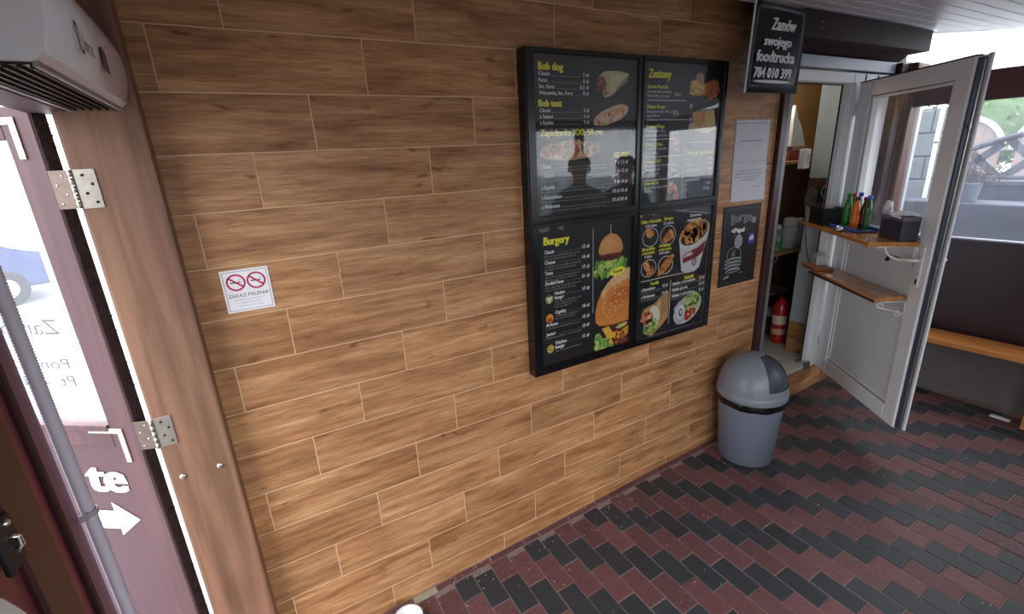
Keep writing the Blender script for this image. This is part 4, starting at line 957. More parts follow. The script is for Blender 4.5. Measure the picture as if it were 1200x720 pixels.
# shelves carried by the open door
def shelf(name, label, d0, d1, dep, z, th, poly=None):
    t = thing(name, label, 'shelf', (H0.x, H0.y, 0), ha)
    bm = BM(); pts = poly or [(d0, .001), (d1, .001), (d1, dep), (d0, dep)]
    prism(bm, [(-a, SY * b) for a, b in pts], 'z', z - th, z); bmesh.ops.bevel(bm, geom=list(bm.edges), offset=.002, segments=1, affect='EDGES')
    fin('board', bm, M_SHELF, t); return t
s1 = shelf('wall_shelf', 'larger upper wooden shelf on the open kitchen door, holding bottles and a box', -.13, .80, .245, 1.413, .026, [(-.02, .004), (.802, .004), (.758, .245), (-.128, .175), (-.10, .05)])
s2 = shelf('wall_shelf', 'smaller lower wooden shelf on the open kitchen door', 0, .80, .18, 1.096, .026, [(.07, .004), (.772, .004), (.807, .185), (.07, .178)])
bm = BM(); kbox(bm, .07, .80, .181, .187, 1.068, 1.08); fin('dark_edge', bm, M_SHELFE, s2)
def strip(bm, pts, w, y, t=.004):
    for (a, b), (c_, d) in zip(pts, pts[1:]):
        tube(bm, [(-a, SY * b, z1) for (a, b, z1) in ((a, y, b), (c_, y, d))], t, 6)
# curved white bracket under upper shelf (in a plane perpendicular to the door)
bm = BM(); pts = []
for k in range(13):
    a = PI / 2 * k / 12; pts.append((-.70, SY * (.012 + .19 * (1 - math.sin(a)) * 1.0), 1.385 - .15 * (1 - math.cos(a)) * 1.0))
pts = [(-.76, SY * (.006 + .15 * math.cos(PI / 2 * k / 12)), 1.388 - .09 * math.sin(PI / 2 * k / 12)) for k in range(13)]
tube(bm, pts, .006, 8); kbox(bm, .752, .768, .004, .20, 1.381, 1.388); kbox(bm, .752, .768, 0.0, .004, 1.27, 1.387); fin('bracket', bm, M_WHITE, s1)
bm = BM()
tube(bm, [(-.79, SY * .006, 1.068), (-.79, SY * .17, 1.068)], .0035, 6); tube(bm, [(-.79, SY * .006, 1.068), (-.79, SY * .006, .97)], .0035, 6)
sp = [];
for k in range(28):
    a = k / 27 * 2.2 * PI; r = .022 * (1 - k / 40); sp.append((-.79, SY * (.14 + r * math.cos(a)), 1.04 + r * math.sin(a)))
tube(bm, sp, .003, 6)
sp2 = []
for k in range(28):
    a = k / 27 * 2.2 * PI; r = .024 * (1 - k / 40); sp2.append((-.79, SY * (.04 + r * math.cos(a + PI)), 1.0 + r * math.sin(a + PI)))
tube(bm, sp2, .003, 6); tube(bm, [sp[0], (-.79, SY * .10, 1.02), sp2[0]], .003, 6); fin('scroll_bracket', bm, M_WHITE, s2)

# things on the upper shelf; S(d,o) -> world point
def S(d, o_, z=1.414):
    nx, ny = -HD.y * 0 + -0.82136997, 0.57039581
    return (H0.x + HD.x * d + nx * o_, H0.y + HD.y * d + ny * o_, z)
def bottle(label, d, o_, h, r, glasscol, capcol, labcol, kind=0):
    t = thing('soda_bottle', label, 'bottle', S(d, o_), 0, 'drink bottles on the upper door shelf')
    bm = BM(); pf = [(.85 * r, 0), (r, .006), (r, h * .55), (r * 1.04, h * .60), (r * .95, h * .68), (r * .55, h * .84), (r * .46, h * .87), (r * .46, h * .93)]
    lathe(bm, pf, 16); fin('body', bm, mat('bottle_' + '%d_%d_%d' % tuple(int(c * 255) for c in glasscol[:3]), glasscol, .12, spec=.6, coat=.4), t)
    bm = BM(); lathe(bm, [(r * 1.02, h * .18), (r * 1.02, h * .42)], 16, cap0=False, cap1=False); fin('wrapper', bm, mat('lab_%d_%d_%d' % tuple(int(c * 255) for c in labcol[:3]), labcol, .4), t)
    bm = BM(); lathe(bm, [(r * .62, h * .90), (r * .62, h), (r * .4, h * 1.008)], 14); fin('cap', bm, mat('cap_%d_%d_%d' % tuple(int(c * 255) for c in capcol[:3]), capcol, .4), t)
G = rgb(60, 120, 40); OR = rgb(230, 110, 30)
bottle('olive green bottle with a red cap, leftmost on the door shelf', 0.190, .028, .215, .021, rgb(110, 130, 50), rgb(200, 60, 70), rgb(90, 120, 40))
bottle('bright green bottle with a green cap on the door shelf', 0.220, .075, .22, .022, rgb(50, 140, 50), rgb(30, 130, 50), rgb(50, 140, 50))
bottle('clear bottle with a blue cap and purple wrapper on the door shelf', 0.260, .030, .225, .022, rgb(190, 210, 205), rgb(40, 90, 190), rgb(70, 60, 160))
bottle('orange drink bottle with a dark cap at the front of the door shelf', 0.310, .075, .205, .023, OR, rgb(50, 60, 60), rgb(240, 130, 40))
bottle('dark cola bottle between the clear and orange bottles', 0.310, .026, .20, .020, rgb(40, 20, 16), rgb(150, 30, 30), rgb(150, 30, 30))
bottle('dark green bottle with a blue cap, rightmost on the door shelf', 0.370, .040, .215, .022, rgb(56, 90, 40), rgb(40, 110, 210), rgb(60, 100, 40))
def rotbox(name, label, cat, d, o_, lx, ly, h, m, z=1.414, bev=.004):
    t = thing(name, label, cat, S(d, o_, z), ha); bm = BM(); box(bm, -lx / 2, lx / 2, -ly / 2, ly / 2, 0, h, bev); fin('body', bm, m, t); return t
# black open box on the left end
t = thing('tray_box', 'black open box at the left end of the upper door shelf', 'box', S(.045, .115), ha)
bm = BM(); th = .004; lx, ly, hh = .17, .13, .115
box(bm, -lx / 2, lx / 2, -ly / 2, ly / 2, 0, .004); box(bm, -lx / 2, -lx / 2 + th, -ly / 2, ly / 2, 0, hh); box(bm, lx / 2 - th, lx / 2, -ly / 2, ly / 2, 0, hh); box(bm, -lx / 2, lx / 2, -ly / 2, -ly / 2 + th, 0, hh); box(bm, -lx / 2, lx / 2, ly / 2 - th, ly / 2, 0, hh)
fin('body', bm, mat('black_box_plastic', rgb(22, 22, 24), .4), t)
t = rotbox('serving_tray', 'flat dark blue tray under the drink bottles', 'tray', .32, .085, .30, .14, .010, mat('dark_blue_tray', rgb(24, 40, 92), .4))
for o_ in (.018, .152):
    bm = BM(); box(bm, -.15, .15, (o_ - .085) * SY - .003, (o_ - .085) * SY + .003, .008, .024, .002); fin('rim', bm, mat('blue_tray_rim', rgb(40, 90, 190), .35), t)
t = thing('ashtray', 'small chrome ashtray on the front edge of the upper door shelf', 'ashtray', S(.36, .19), 0)
bm = BM(); lathe(bm, [(.02, 0), (.025, .004), (.027, .018), (.024, .018), (.018, .008)], 20); fin('dish', bm, M_CHROME, t)
bm = BM(); lathe(bm, [(.02, .012), (.024, .02), (.012, .03), (.006, .032)], 16); fin('lid', bm, M_CHROME, t)
# dark box with paper napkins
t = thing('napkin_box', 'dark grey box with white napkins sticking out on the upper door shelf', 'napkin box', S(.69, .055), ha)
bm = BM(); box(bm, -.09, .09, -.048, .048, 0, .125, .008, seg=2); fin('body', bm, mat('dark_slate_box', rgb(54, 52, 68), .45, noise=.1, nscale=40), t)
bm = BM(); box(bm, -.092, .092, -.05, .05, .108, .135, .008, seg=2); fin('lid', bm, mat('grey_lid', rgb(96, 92, 104), .45), t)
def crumple(bm, cx, cy, z, w, d, h, seed, n=9):
    rr = random.Random(seed); g = {}
    for i in range(n):
        for j in range(n):
            u, v = i / (n - 1) - .5, j / (n - 1) - .5
            g[i, j] = bm.verts.new((cx + u * w + rr.uniform(-.006, .006), cy + v * d + rr.uniform(-.006, .006), z + h * (1 - (2 * u) ** 2) * (1 - (2 * v) ** 2) + rr.uniform(0, .010)))
    for i in range(n - 1):
        for j in range(n - 1): bm.faces.new((g[i, j], g[i + 1, j], g[i + 1, j + 1], g[i, j + 1]))
bm = BM(); crumple(bm, -.03, .0, .136, .12, .10, .022, 3); crumple(bm, -.03, .042 * SY, .122, .10, .03, .016, 5); fin('napkins', bm, mat('white_tissue', rgb(222, 222, 232), .8), t)
# white plastic bag behind the napkin box
t = thing('plastic_bag', 'crumpled white plastic bag behind the napkin box', 'bag', S(.535, .03, 1.425), ha)
bm = BM(); rr = random.Random(9)
g = bmesh.new(); bmesh.ops.create_icosphere(g, subdivisions=3, radius=1)
for v in g.verts:
    k = 1 + .12 * math.sin(v.co.x * 7 + v.co.z * 5) + rr.uniform(-.05, .05); v.co = Vector((v.co.x * .034 * k, v.co.y * .022 * k, .10 + v.co.z * .10 * k * (1 if v.co.z < 0 else .9)))
merge(bm, g); fin('film', bm, mat('white_film', rgb(206, 214, 220), .3), t)
# lower shelf end board with napkin block
t = thing('ledge_board', 'short wooden board at the left end of the lower door shelf', 'board', S(.045, .13, 1.098), ha)
bm = BM(); box(bm, -.115, .075, -.065, .06, 0, .022, .003); fin('board', bm, mat('reddish_board', rgb(140, 82, 52), .4, noise=.15), t)
t = thing('foil_packet', 'silver white packet standing on the short board below the upper shelf', 'packet', S(.05, .12, 1.121), ha)
bm = BM(); box(bm, -.035, .035, -.025, .025, 0, .075, .006); crumple(bm, 0, 0, .072, .08, .06, .016, 8, 6); fin('wrap', bm, mat('crinkled_foil', rgb(206, 202, 206), .35, metal=.3, noise=.25, nscale=60, bump=.5), t)

# ================================================================= INSIDE THE KITCHEN
o = struct(fin('floor_kitchen', box(BM(), 3.43, 5.6, .10, 1.7, .20, .3195), mat('tile_joint_grey', rgb(140, 140, 132), .7)), 'pale tiled kitchen floor', 'floor')
for i in range(6):
    for j in range(4):
        bm = BM(); box(bm, 3.432 + i * .33, 3.432 + i * .33 + .327, .103 + j * .33, .103 + j * .33 + .327, .3196, .3245, .001); fin('tile', bm, mat('pale_floor_tile', rgb(178, 182, 172), .3, noise=.1, nscale=14, objrand=.04), o)
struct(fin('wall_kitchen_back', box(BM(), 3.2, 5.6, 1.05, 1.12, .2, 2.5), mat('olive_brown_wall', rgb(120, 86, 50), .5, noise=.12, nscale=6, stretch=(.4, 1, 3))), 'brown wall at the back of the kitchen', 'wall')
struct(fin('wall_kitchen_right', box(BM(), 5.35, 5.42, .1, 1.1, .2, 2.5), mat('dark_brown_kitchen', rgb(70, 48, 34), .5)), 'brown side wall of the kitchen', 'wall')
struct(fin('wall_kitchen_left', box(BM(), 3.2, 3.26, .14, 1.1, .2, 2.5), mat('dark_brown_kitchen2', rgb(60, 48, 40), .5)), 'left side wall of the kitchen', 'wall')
struct(fin('ceiling_kitchen', box(BM(), 3.2, 5.6, .1, 1.2, 2.5, 2.56), M_PVC), 'kitchen ceiling', 'ceiling')
# reveal partition right of the doorway (x = 4.25)
pt = struct(fin('wall_kitchen_partition', box(BM(), 4.252, 5.35, .062, .25, .325, 2.42), mat('white_partition', rgb(170, 182, 184), .4, noise=.03)), 'short white partition inside the doorway', 'wall')
fin('panel', box(BM(), 4.246, 4.252, .062, .252, 1.715, 2.36, .001), mat('pale_green_white_board', rgb(176, 188, 188), .35), pt)
fin('panel', box(BM(), 4.246, 4.252, .062, .252, .585, 1.50, .001), mat('pale_blue_white_board', rgb(178, 190, 200), .35), pt)
fin('splash_panel', box(BM(), 4.247, 4.252, .062, .252, 1.50, 1.713, .001), mat('brown_splash', rgb(92, 66, 50), .45, noise=.2), pt)
fin('tile', box(BM(), 4.244, 4.252, .062, .252, .455, .583, .001), M_TILE, pt); fin('tile', box(BM(), 4.244, 4.252, .062, .252, .326, .452, .001), M_TILE, pt)
fin('edge_strip', box(BM(), 4.242, 4.252, .056, .064, .325, 1.50), mat('cream_strip', rgb(206, 200, 188), .4), pt)
# storage rack deeper inside
def kshelf(z, x0, x1, y0, y1, label, m):
    t = thing('storage_shelf', label, 'shelf', ((x0 + x1) / 2, (y0 + y1) / 2, z)); bm = BM(); box(bm, -(x1 - x0) / 2, (x1 - x0) / 2, -(y1 - y0) / 2, (y1 - y0) / 2, -.022, 0, .002); fin('board', bm, m, t)
    for s in (-1, 1):
        bm = BM(); box(bm, s * (x1 - x0) * .35 - .008, s * (x1 - x0) * .35 + .008, (y1 - y0) / 2 - .006, (y1 - y0) / 2, -.12, -.022); box(bm, s * (x1 - x0) * .35 - .008, s * (x1 - x0) * .35 + .008, -(y1 - y0) / 2 + .05, (y1 - y0) / 2, -.03, -.022); fin('bracket', bm, M_STEEL, t)
    return t
fin('upper_board', box(BM(), 4.0, 5.35, .785, .80, 1.86, 2.45), mat('olive_board', rgb(150, 112, 62), .5, noise=.15, nscale=5, stretch=(.5, 1, 3)), None); struct(bpy.data.objects['upper_board'], 'olive brown board above the upper kitchen shelf', 'wall').name = 'wall_kitchen_upper'
fin('partition', box(BM(), 4.0, 5.35, .80, .86, .325, 2.45), mat('kitchen_brown_board', rgb(122, 86, 60), .5, noise=.2, nscale=5, stretch=(.5, 1, 3)), None)
pb = bpy.data.objects['partition']; pb.name = 'wall_kitchen_inner'; struct(pb, 'dark brown board wall behind the kitchen shelves', 'wall')
kshelf(1.10, 4.17, 5.2, .45, .80, 'pale wooden kitchen shelf carrying a white jar, seen through the doorway', mat('pale_shelf', rgb(170, 130, 88), .5, noise=.1))
kshelf(1.832, 4.10, 5.2, .42, .80, 'upper kitchen shelf carrying red boxes and a folded bag', mat('brown_shelf', rgb(128, 84, 54), .5, noise=.1))
kshelf(.745, 4.25, 4.62, .48, .80, 'low kitchen ledge above the fire extinguisher', mat('grey_shelf', rgb(110, 100, 88), .6, noise=.1))
# white jar / kettle
t = thing('water_jug', 'rounded white plastic jug on the middle kitchen shelf', 'jug', (4.565, .53, 1.101))
bm = BM(); lathe(bm, [(.055, 0), (.072, .015), (.078, .08), (.074, .15), (.058, .19), (.05, .20)], 24); fin('body', bm, mat('milky_plastic', rgb(186, 196, 204), .35, noise=.06), t)
bm = BM(); lathe(bm, [(.052, .198), (.058, .205), (.058, .245), (.045, .26), (.02, .264)], 24); fin('lid', bm, M_WHITE, t)
t = thing('spray_bottle', 'small clear bottle with green label left of the white jug', 'bottle', (4.39, .52, 1.101))
bm = BM(); lathe(bm, [(.03, 0), (.034, .01), (.034, .12), (.016, .16), (.014, .19)], 16); fin('body', bm, mat('greenish_clear', rgb(130, 156, 120), .2), t)
bm = BM(); lathe(bm, [(.0345, .03), (.0345, .09)], 16, cap0=False, cap1=False); fin('wrapper', bm, mat('green_label', rgb(70, 130, 70), .4), t)
bm = BM(); lathe(bm, [(.018, .185), (.02, .22), (.01, .225)], 14); fin('cap', bm, M_WHITE, t)
for i, (x, c_, lb) in enumerate(((4.76, rgb(176, 184, 190), 'pale plastic canister right of the white jug'),)):
    t = thing('canister', lb, 'canister', (x, .56, 1.101)); bm = BM(); box(bm, -.075, .075, -.06, .06, 0, .20, .02, seg=2); fin('body', bm, mat('pale_canister', c_, .4), t)
    bm = BM(); lathe(bm, [(.02, .2), (.02, .235), (.016, .24)], 14); fin('cap', bm, M_WHITE, t)
# extinguisher
t = thing('fire_extinguisher', 'red fire extinguisher standing on the kitchen floor behind the partition', 'fire extinguisher', (4.36, .40, .3248))
bm = BM(); lathe(bm, [(.05, 0), (.056, .008), (.058, .04), (.058, .30), (.05, .345), (.03, .375), (.018, .385), (.018, .40)], 22); fin('cylinder', bm, mat('red_enamel', rgb(170, 24, 26), .3, coat=.4), t)
bm = BM(); lathe(bm, [(.0586, .17), (.0586, .25)], 22, cap0=False, cap1=False); fin('wrapper', bm, mat('pale_label', rgb(206, 190, 170), .5), t)
bm = BM(); lathe(bm, [(.0586, .08), (.0586, .13)], 22, cap0=False, cap1=False); fin('wrapper', bm, mat('pale_label2', rgb(196, 150, 130), .5), t)
bm = BM(); box(bm, -.018, .018, -.014, .014, .40, .43, .003); box(bm, -.09, .012, -.008, .008, .43, .44, .002); box(bm, -.085, .012, -.008, .008, .452, .46, .002); fin('valve', bm, M_GASKET, t)
bm = BM(); tube(bm, [(.015, 0, .42), (.06, 0, .43), (.078, 0, .38), (.078, 0, .15)], .009, 8); fin('hose', bm, M_GASKET, t)
# low items: crates / bags
t = thing('storage_crate', 'dark crate with a white cloth on the kitchen floor beside the extinguisher', 'crate', (4.56, .62, .3248))
bm = BM(); box(bm, -.14, .10, -.09, .10, 0, .16, .01); fin('body', bm, mat('dark_crate', rgb(50, 40, 38), .6), t)
bm = BM(); crumple(bm, -.02, -.03, .155, .16, .12, .08, 14); fin('cloth', bm, mat('pale_cloth', rgb(176, 186, 190), .8), t)
t = thing('foil_bag', 'glossy crinkled bag on the kitchen floor left of the extinguisher', 'bag', (4.22, .52, .3248))
bm = BM(); blob(bm, (0, 0, .035), .07, .05, .035, 3, .18, 3); fin('film', bm, mat('glossy_grey_film', rgb(120, 112, 108), .15, metal=.4, noise=.4, nscale=50), t)
for i in range(3):
    t = thing('red_carton', ('large dark red carton on the upper kitchen shelf', 'narrow red patterned carton on the upper kitchen shelf', 'white and red carton stacked on the upper kitchen shelf')[i], 'carton', ((4.47, .55, 1.833), (4.64, .56, 1.833), (4.48, .55, 1.905))[i])
    s = ((.11, .06, .068), (.05, .06, .085), (.10, .06, .035))[i]
    bm = BM(); box(bm, -s[0], s[0] * .98, -s[1], s[1], 0, s[2], .002); fin('body', bm, mat(('dark_red_card', 'red_card', 'cream_red_card')[i], (rgb(120, 36, 26), rgb(140, 44, 30), rgb(150, 110, 90))[i], .5, noise=.5, nscale=30), t)
t = thing('folded_bag', 'white paper bag leaning on the cartons of the upper kitchen shelf', 'bag', (4.43, .52, 1.942))
bm = BM(); prism(bm, [(-.07, 0), (.12, 0), (.06, .14), (.0, .21), (-.04, .30), (-.055, .2)], 'y', -.03, .03)
for v in bm.verts: v.co.y *= 1 - .6 * v.co.z / .3
fin('paper', bm, mat('grey_white_paper', rgb(168, 168, 164), .7, noise=.1), t)
t = thing('white_device', 'white plastic wall box beside the upper kitchen shelf', 'box', (4.225, .262, 1.78))
bm = BM(); box(bm, -.05, .02, .0, .05, 0, .14, .01, seg=2); fin('case', bm, M_WHITE, t)
bm = BM(); box(bm, -.04, .01, -.003, .001, .03, .11, .002); fin('front', bm, mat('offwhite_front', rgb(196, 196, 190), .4), t)
# cables and clip gadgets on the partition
def sag(a, b, drop, n=14): return [tuple(a[k] + (b[k] - a[k]) * i / n - (drop * 4 * (i / n) * (1 - i / n) if k == 2 else 0) for k in range(3)) for i in range(n + 1)]
M_CAB = mat('grey_cable', rgb(120, 122, 126), .5); M_CABB = mat('black_cable', rgb(20, 20, 20), .5)
bm = BM(); rr = random.Random(3)
for k in range(5):
    c0 = (4.235 - .004 * k, .17 + .01 * k, 1.56); pts = []
    for i in range(25): a = 2 * PI * i / 24; pts.append((c0[0], c0[1] + .035 * math.cos(a), c0[2] + (.06 + .006 * k) * math.sin(a)))
    tube(bm, pts, .0028, 5)
tag(fin('cable_coil', bm, M_CAB), 'coil of grey cable hanging on the brown splash panel', 'cable')
bm = BM(); tube(bm, sag((4.23, .245, 1.72), (4.235, .24, 1.15), .0) [:], .004, 6); tube(bm, sag((4.225, .235, 1.46), (4.10, .08, 1.10), .06), .003, 6); tag(fin('power_cord', bm, M_CABB), 'black cord falling behind the upper door shelf', 'cable')
t = thing('wall_lamp', 'black clip lamp with chrome rim on the brown splash panel', 'lamp', (4.24, .13, 1.60))
bm = BM(); box(bm, -.03, .0, -.03, .03, -.06, .05, .006); fin('body', bm, M_GASKET, t)
bm = BM(); tube(bm, [(-.034, -.03 + .03 * math.cos(2 * PI * i / 16), .02 + .045 * math.sin(2 * PI * i / 16)) for i in range(17)], .003, 6); fin('rim', bm, M_CHROME, t)
t = thing('wall_phone', 'black device hanging on the kitchen board wall', 'device', (4.55, .79, 1.60))
bm = BM(); box(bm, -.06, .06, -.03, .0, -.09, .09, .01); fin('body', bm, M_GASKET, t); bm = BM(); blob(bm, (-.02, -.034, .02), .012, .004, .012, 2); fin('knob', bm, M_CHROME, t)
t = thing('hanging_apron', 'dark cloth hanging inside the left side of the kitchen doorway', 'cloth', (4.16, .785, 1.22))
bm = BM(); g = {}
for i in range(8):
    for j in range(10): g[i, j] = bm.verts.new((-.05 + .014 * i, .02 * math.sin(i * 1.7) - .02, .5 - .05 * j))
for i in range(7):
    for j in range(9): bm.faces.new((g[i, j], g[i + 1, j], g[i + 1, j + 1], g[i, j + 1])).smooth = True
bmesh.ops.solidify(bm, geom=list(bm.faces), thickness=.004); fin('fabric', bm, mat('black_cloth', rgb(24, 24, 26), .9), t)
bm = BM(); tube(bm, sag((4.28, .62, .94), (4.62, .62, 1.04), .09), .004, 6); tag(fin('cord', bm, mat('cream_cord', rgb(180, 168, 140), .6)), 'cream cord sagging below the middle kitchen shelf', 'cable')

lt = thing('kitchen_fill_lamp', 'round lamp added under the kitchen ceiling to brighten the interior', 'lamp', (4.2, .62, 2.44))
bm = BM(); lathe(bm, [(.12, 0), (.13, .02), (.13, .055)], 24); fin('fill_disc', bm, mat('fill_lamp_glow', (1, .95, .86, 1), .5, emit=18), lt)  # glowing disc added to brighten the dim kitchen interior
# ================================================================= BIN, BOWL, BENCH
bx, by = 3.075, -.225; bz = fz(bx)
t = thing('waste_bin', 'grey dome lid swing bin standing by the end of the tiled wall', 'bin', (bx, by, bz))
bm = BM(); lathe(bm, [(.150, 0), (.160, .006), (.190, .44), (.192, .455)], 48); fin('body', bm, M_BINBODY, t)
bm = BM(); rr = random.Random(5); rings = []
for z, r, j in ((.452, .192, .0), (.440, .1965, .002), (.418, .198, .002), (.400, .195, .002), (.396, .189, .001)):
    rings.append([bm.verts.new(((r + rr.uniform(-j, j)) * math.cos(2 * PI * i / 60), (r + rr.uniform(-j, j)) * math.sin(2 * PI * i / 60), z + rr.uniform(-j, j) * 1.6 + (.003 * math.sin(i * .9) if z < .41 else 0))) for i in range(60)])
for a, b in zip(rings, rings[1:]):
    for i in range(60): bm.faces.new((a[i], b[i], b[(i + 1) % 60], a[(i + 1) % 60])).smooth = True
fin('bin_bag', bm, M_BAG, t)
bm = BM(); lathe(bm, [(.201, .445), (.204, .452), (.204, .482), (.198, .49)], 56, cap0=False, cap1=False); fin('lid_rim', bm, M_BINLID, t)
# dome with flap opening facing +x -y
def dome(u0, u1, v0, v1, rad, mname, m, nu=26, nv=12):
    bm = BM(); g = {}
    for i in range(nu + 1):
        for j in range(nv + 1):
            a = u0 + (u1 - u0) * i / nu; e = v0 + (v1 - v0) * j / nv
            g[i, j] = bm.verts.new((rad * math.cos(e) * math.cos(a), rad * math.cos(e) * math.sin(a), .488 + rad * 1.12 * math.sin(e)))
    for i in range(nu):
        for j in range(nv): bm.faces.new((g[i, j], g[i + 1, j], g[i + 1, j + 1], g[i, j + 1])).smooth = True
    bmesh.ops.remove_doubles(bm, verts=bm.verts, dist=1e-5)
    return fin(mname, bm, m, t)
fc = math.radians(-82); hw = math.radians(38)
dome(fc + hw, fc - hw + 2 * PI, 0, PI / 2, .198, 'lid', M_BINLID, 48, 14)
dome(fc - hw, fc + hw, 0, math.radians(12), .198, 'lid', M_BINLID, 14, 3)
dome(fc - hw, fc + hw, math.radians(76), PI / 2, .198, 'lid', M_BINLID, 14, 3)
dome(fc - hw, fc + hw, math.radians(12), math.radians(76), .193, 'flap', M_BINFLAP, 16, 12)

t = thing('plastic_bowl', 'small white plastic bowl of butts on the pavers at the bottom edge', 'bowl', (.835, -.135, fz(.835)))
bm = BM(); lathe(bm, [(.036, 0), (.040, .003), (.062, .052), (.066, .056), (.060, .054), (.038, .012), (.0, .010)], 32, cap1=False); fin('bowl', bm, mat('white_bowl', rgb(226, 228, 236), .35), t)
bm = BM(); rr = random.Random(6)
for k in range(14): a = rr.uniform(0, 6.3); r = rr.uniform(0, .03); blob(bm, (r * math.cos(a), r * math.sin(a), .016 + rr.uniform(0, .006)), .008, .007, .006, 1, .2, k)
o = fin('contents', bm, mat('dark_butts', rgb(96, 60, 66), .7, noise=.6, nscale=80), t); o['kind'] = 'stuff'
t = thing('bowl_ring', 'clear dark rimmed cup standing behind the white bowl', 'cup', (.905, -.155, fz(.9)))
bm = BM(); lathe(bm, [(.024, 0), (.026, .03), (.024, .03), (.022, .002)], 24); fin('cup', bm, mat('smoky_plastic', rgb(60, 56, 62), .2), t)

ben = thing('bench', 'orange brown wooden bench along the maroon end wall', 'bench', (4.74, -.5, 0), ang)
bm = BM(); box(bm, -.15, .090, -1.75, .12, .565, .603, .004); fin('seat', bm, M_BENCH, ben)
for y in (-.60, -1.6):
    bm = BM(); box(bm, -.14, -.08, y - .03, y + .03, fz(4.65) - .002, .565, .003); fin('leg', bm, M_BENCH, ben)
    bm = BM(); box(bm, .03, .085, y - .03, y + .03, fz(4.82) - .002, .565, .003); fin('leg', bm, M_BENCH, ben)
t = thing('floor_scrap', 'small pale scrap lying under the bench beside its leg', 'scrap', (4.70, -.97, fz(4.7)))
bm = BM(); box(bm, -.02, .02, -.05, .05, 0, .008, .003); fin('body', bm, M_PVC, t)

# ================================================================= TWO CUSTOMERS (seen mirrored in the menu glass)
def clothes_mat(name, top, legs):
    m = bpy.data.materials.new(name); m.use_nodes = True; n = m.node_tree; b = n.nodes['Principled BSDF']; N = n.nodes.new; L = n.links.new
    t = N('ShaderNodeTexCoord'); sp = N('ShaderNodeSeparateXYZ'); L(t.outputs['Object'], sp.inputs[0])
    def step(sock, v, lt=False):
        q = N('ShaderNodeMath'); q.operation = 'LESS_THAN' if lt else 'GREATER_THAN'; L(sock, q.inputs[0]); q.inputs[1].default_value = v; return q
    def mix(f, a, c):
        q = N('ShaderNodeMix'); q.data_type = 'RGBA'; L(f.outputs[0], q.inputs[0])
        for i, v in ((6, a), (7, c)):
            if isinstance(v, tuple): q.inputs[i].default_value = v
            else: L(v.outputs[2], q.inputs[i])
        return q
    skin = rgb(196, 148, 122)
    a = mix(step(sp.outputs['Z'], .94), legs, top); a = mix(step(sp.outputs['Z'], 1.545), a, skin); a = mix(step(sp.outputs['Z'], .075, True), a, rgb(30, 28, 28))
    ab = N('ShaderNodeMath'); ab.operation = 'ABSOLUTE'; L(sp.outputs['X'], ab.inputs[0])
    g1 = step(ab.outputs[0], .235); g2 = step(sp.outputs['Z'], .87, True); mu = N('ShaderNodeMath'); mu.operation = 'MULTIPLY'; L(g1.outputs[0], mu.inputs[0]); L(g2.outputs[0], mu.inputs[1])
    a = mix(mu, a, skin); L(a.outputs[2], b.inputs['Base Color']); b.inputs['Roughness'].default_value = .8; return m
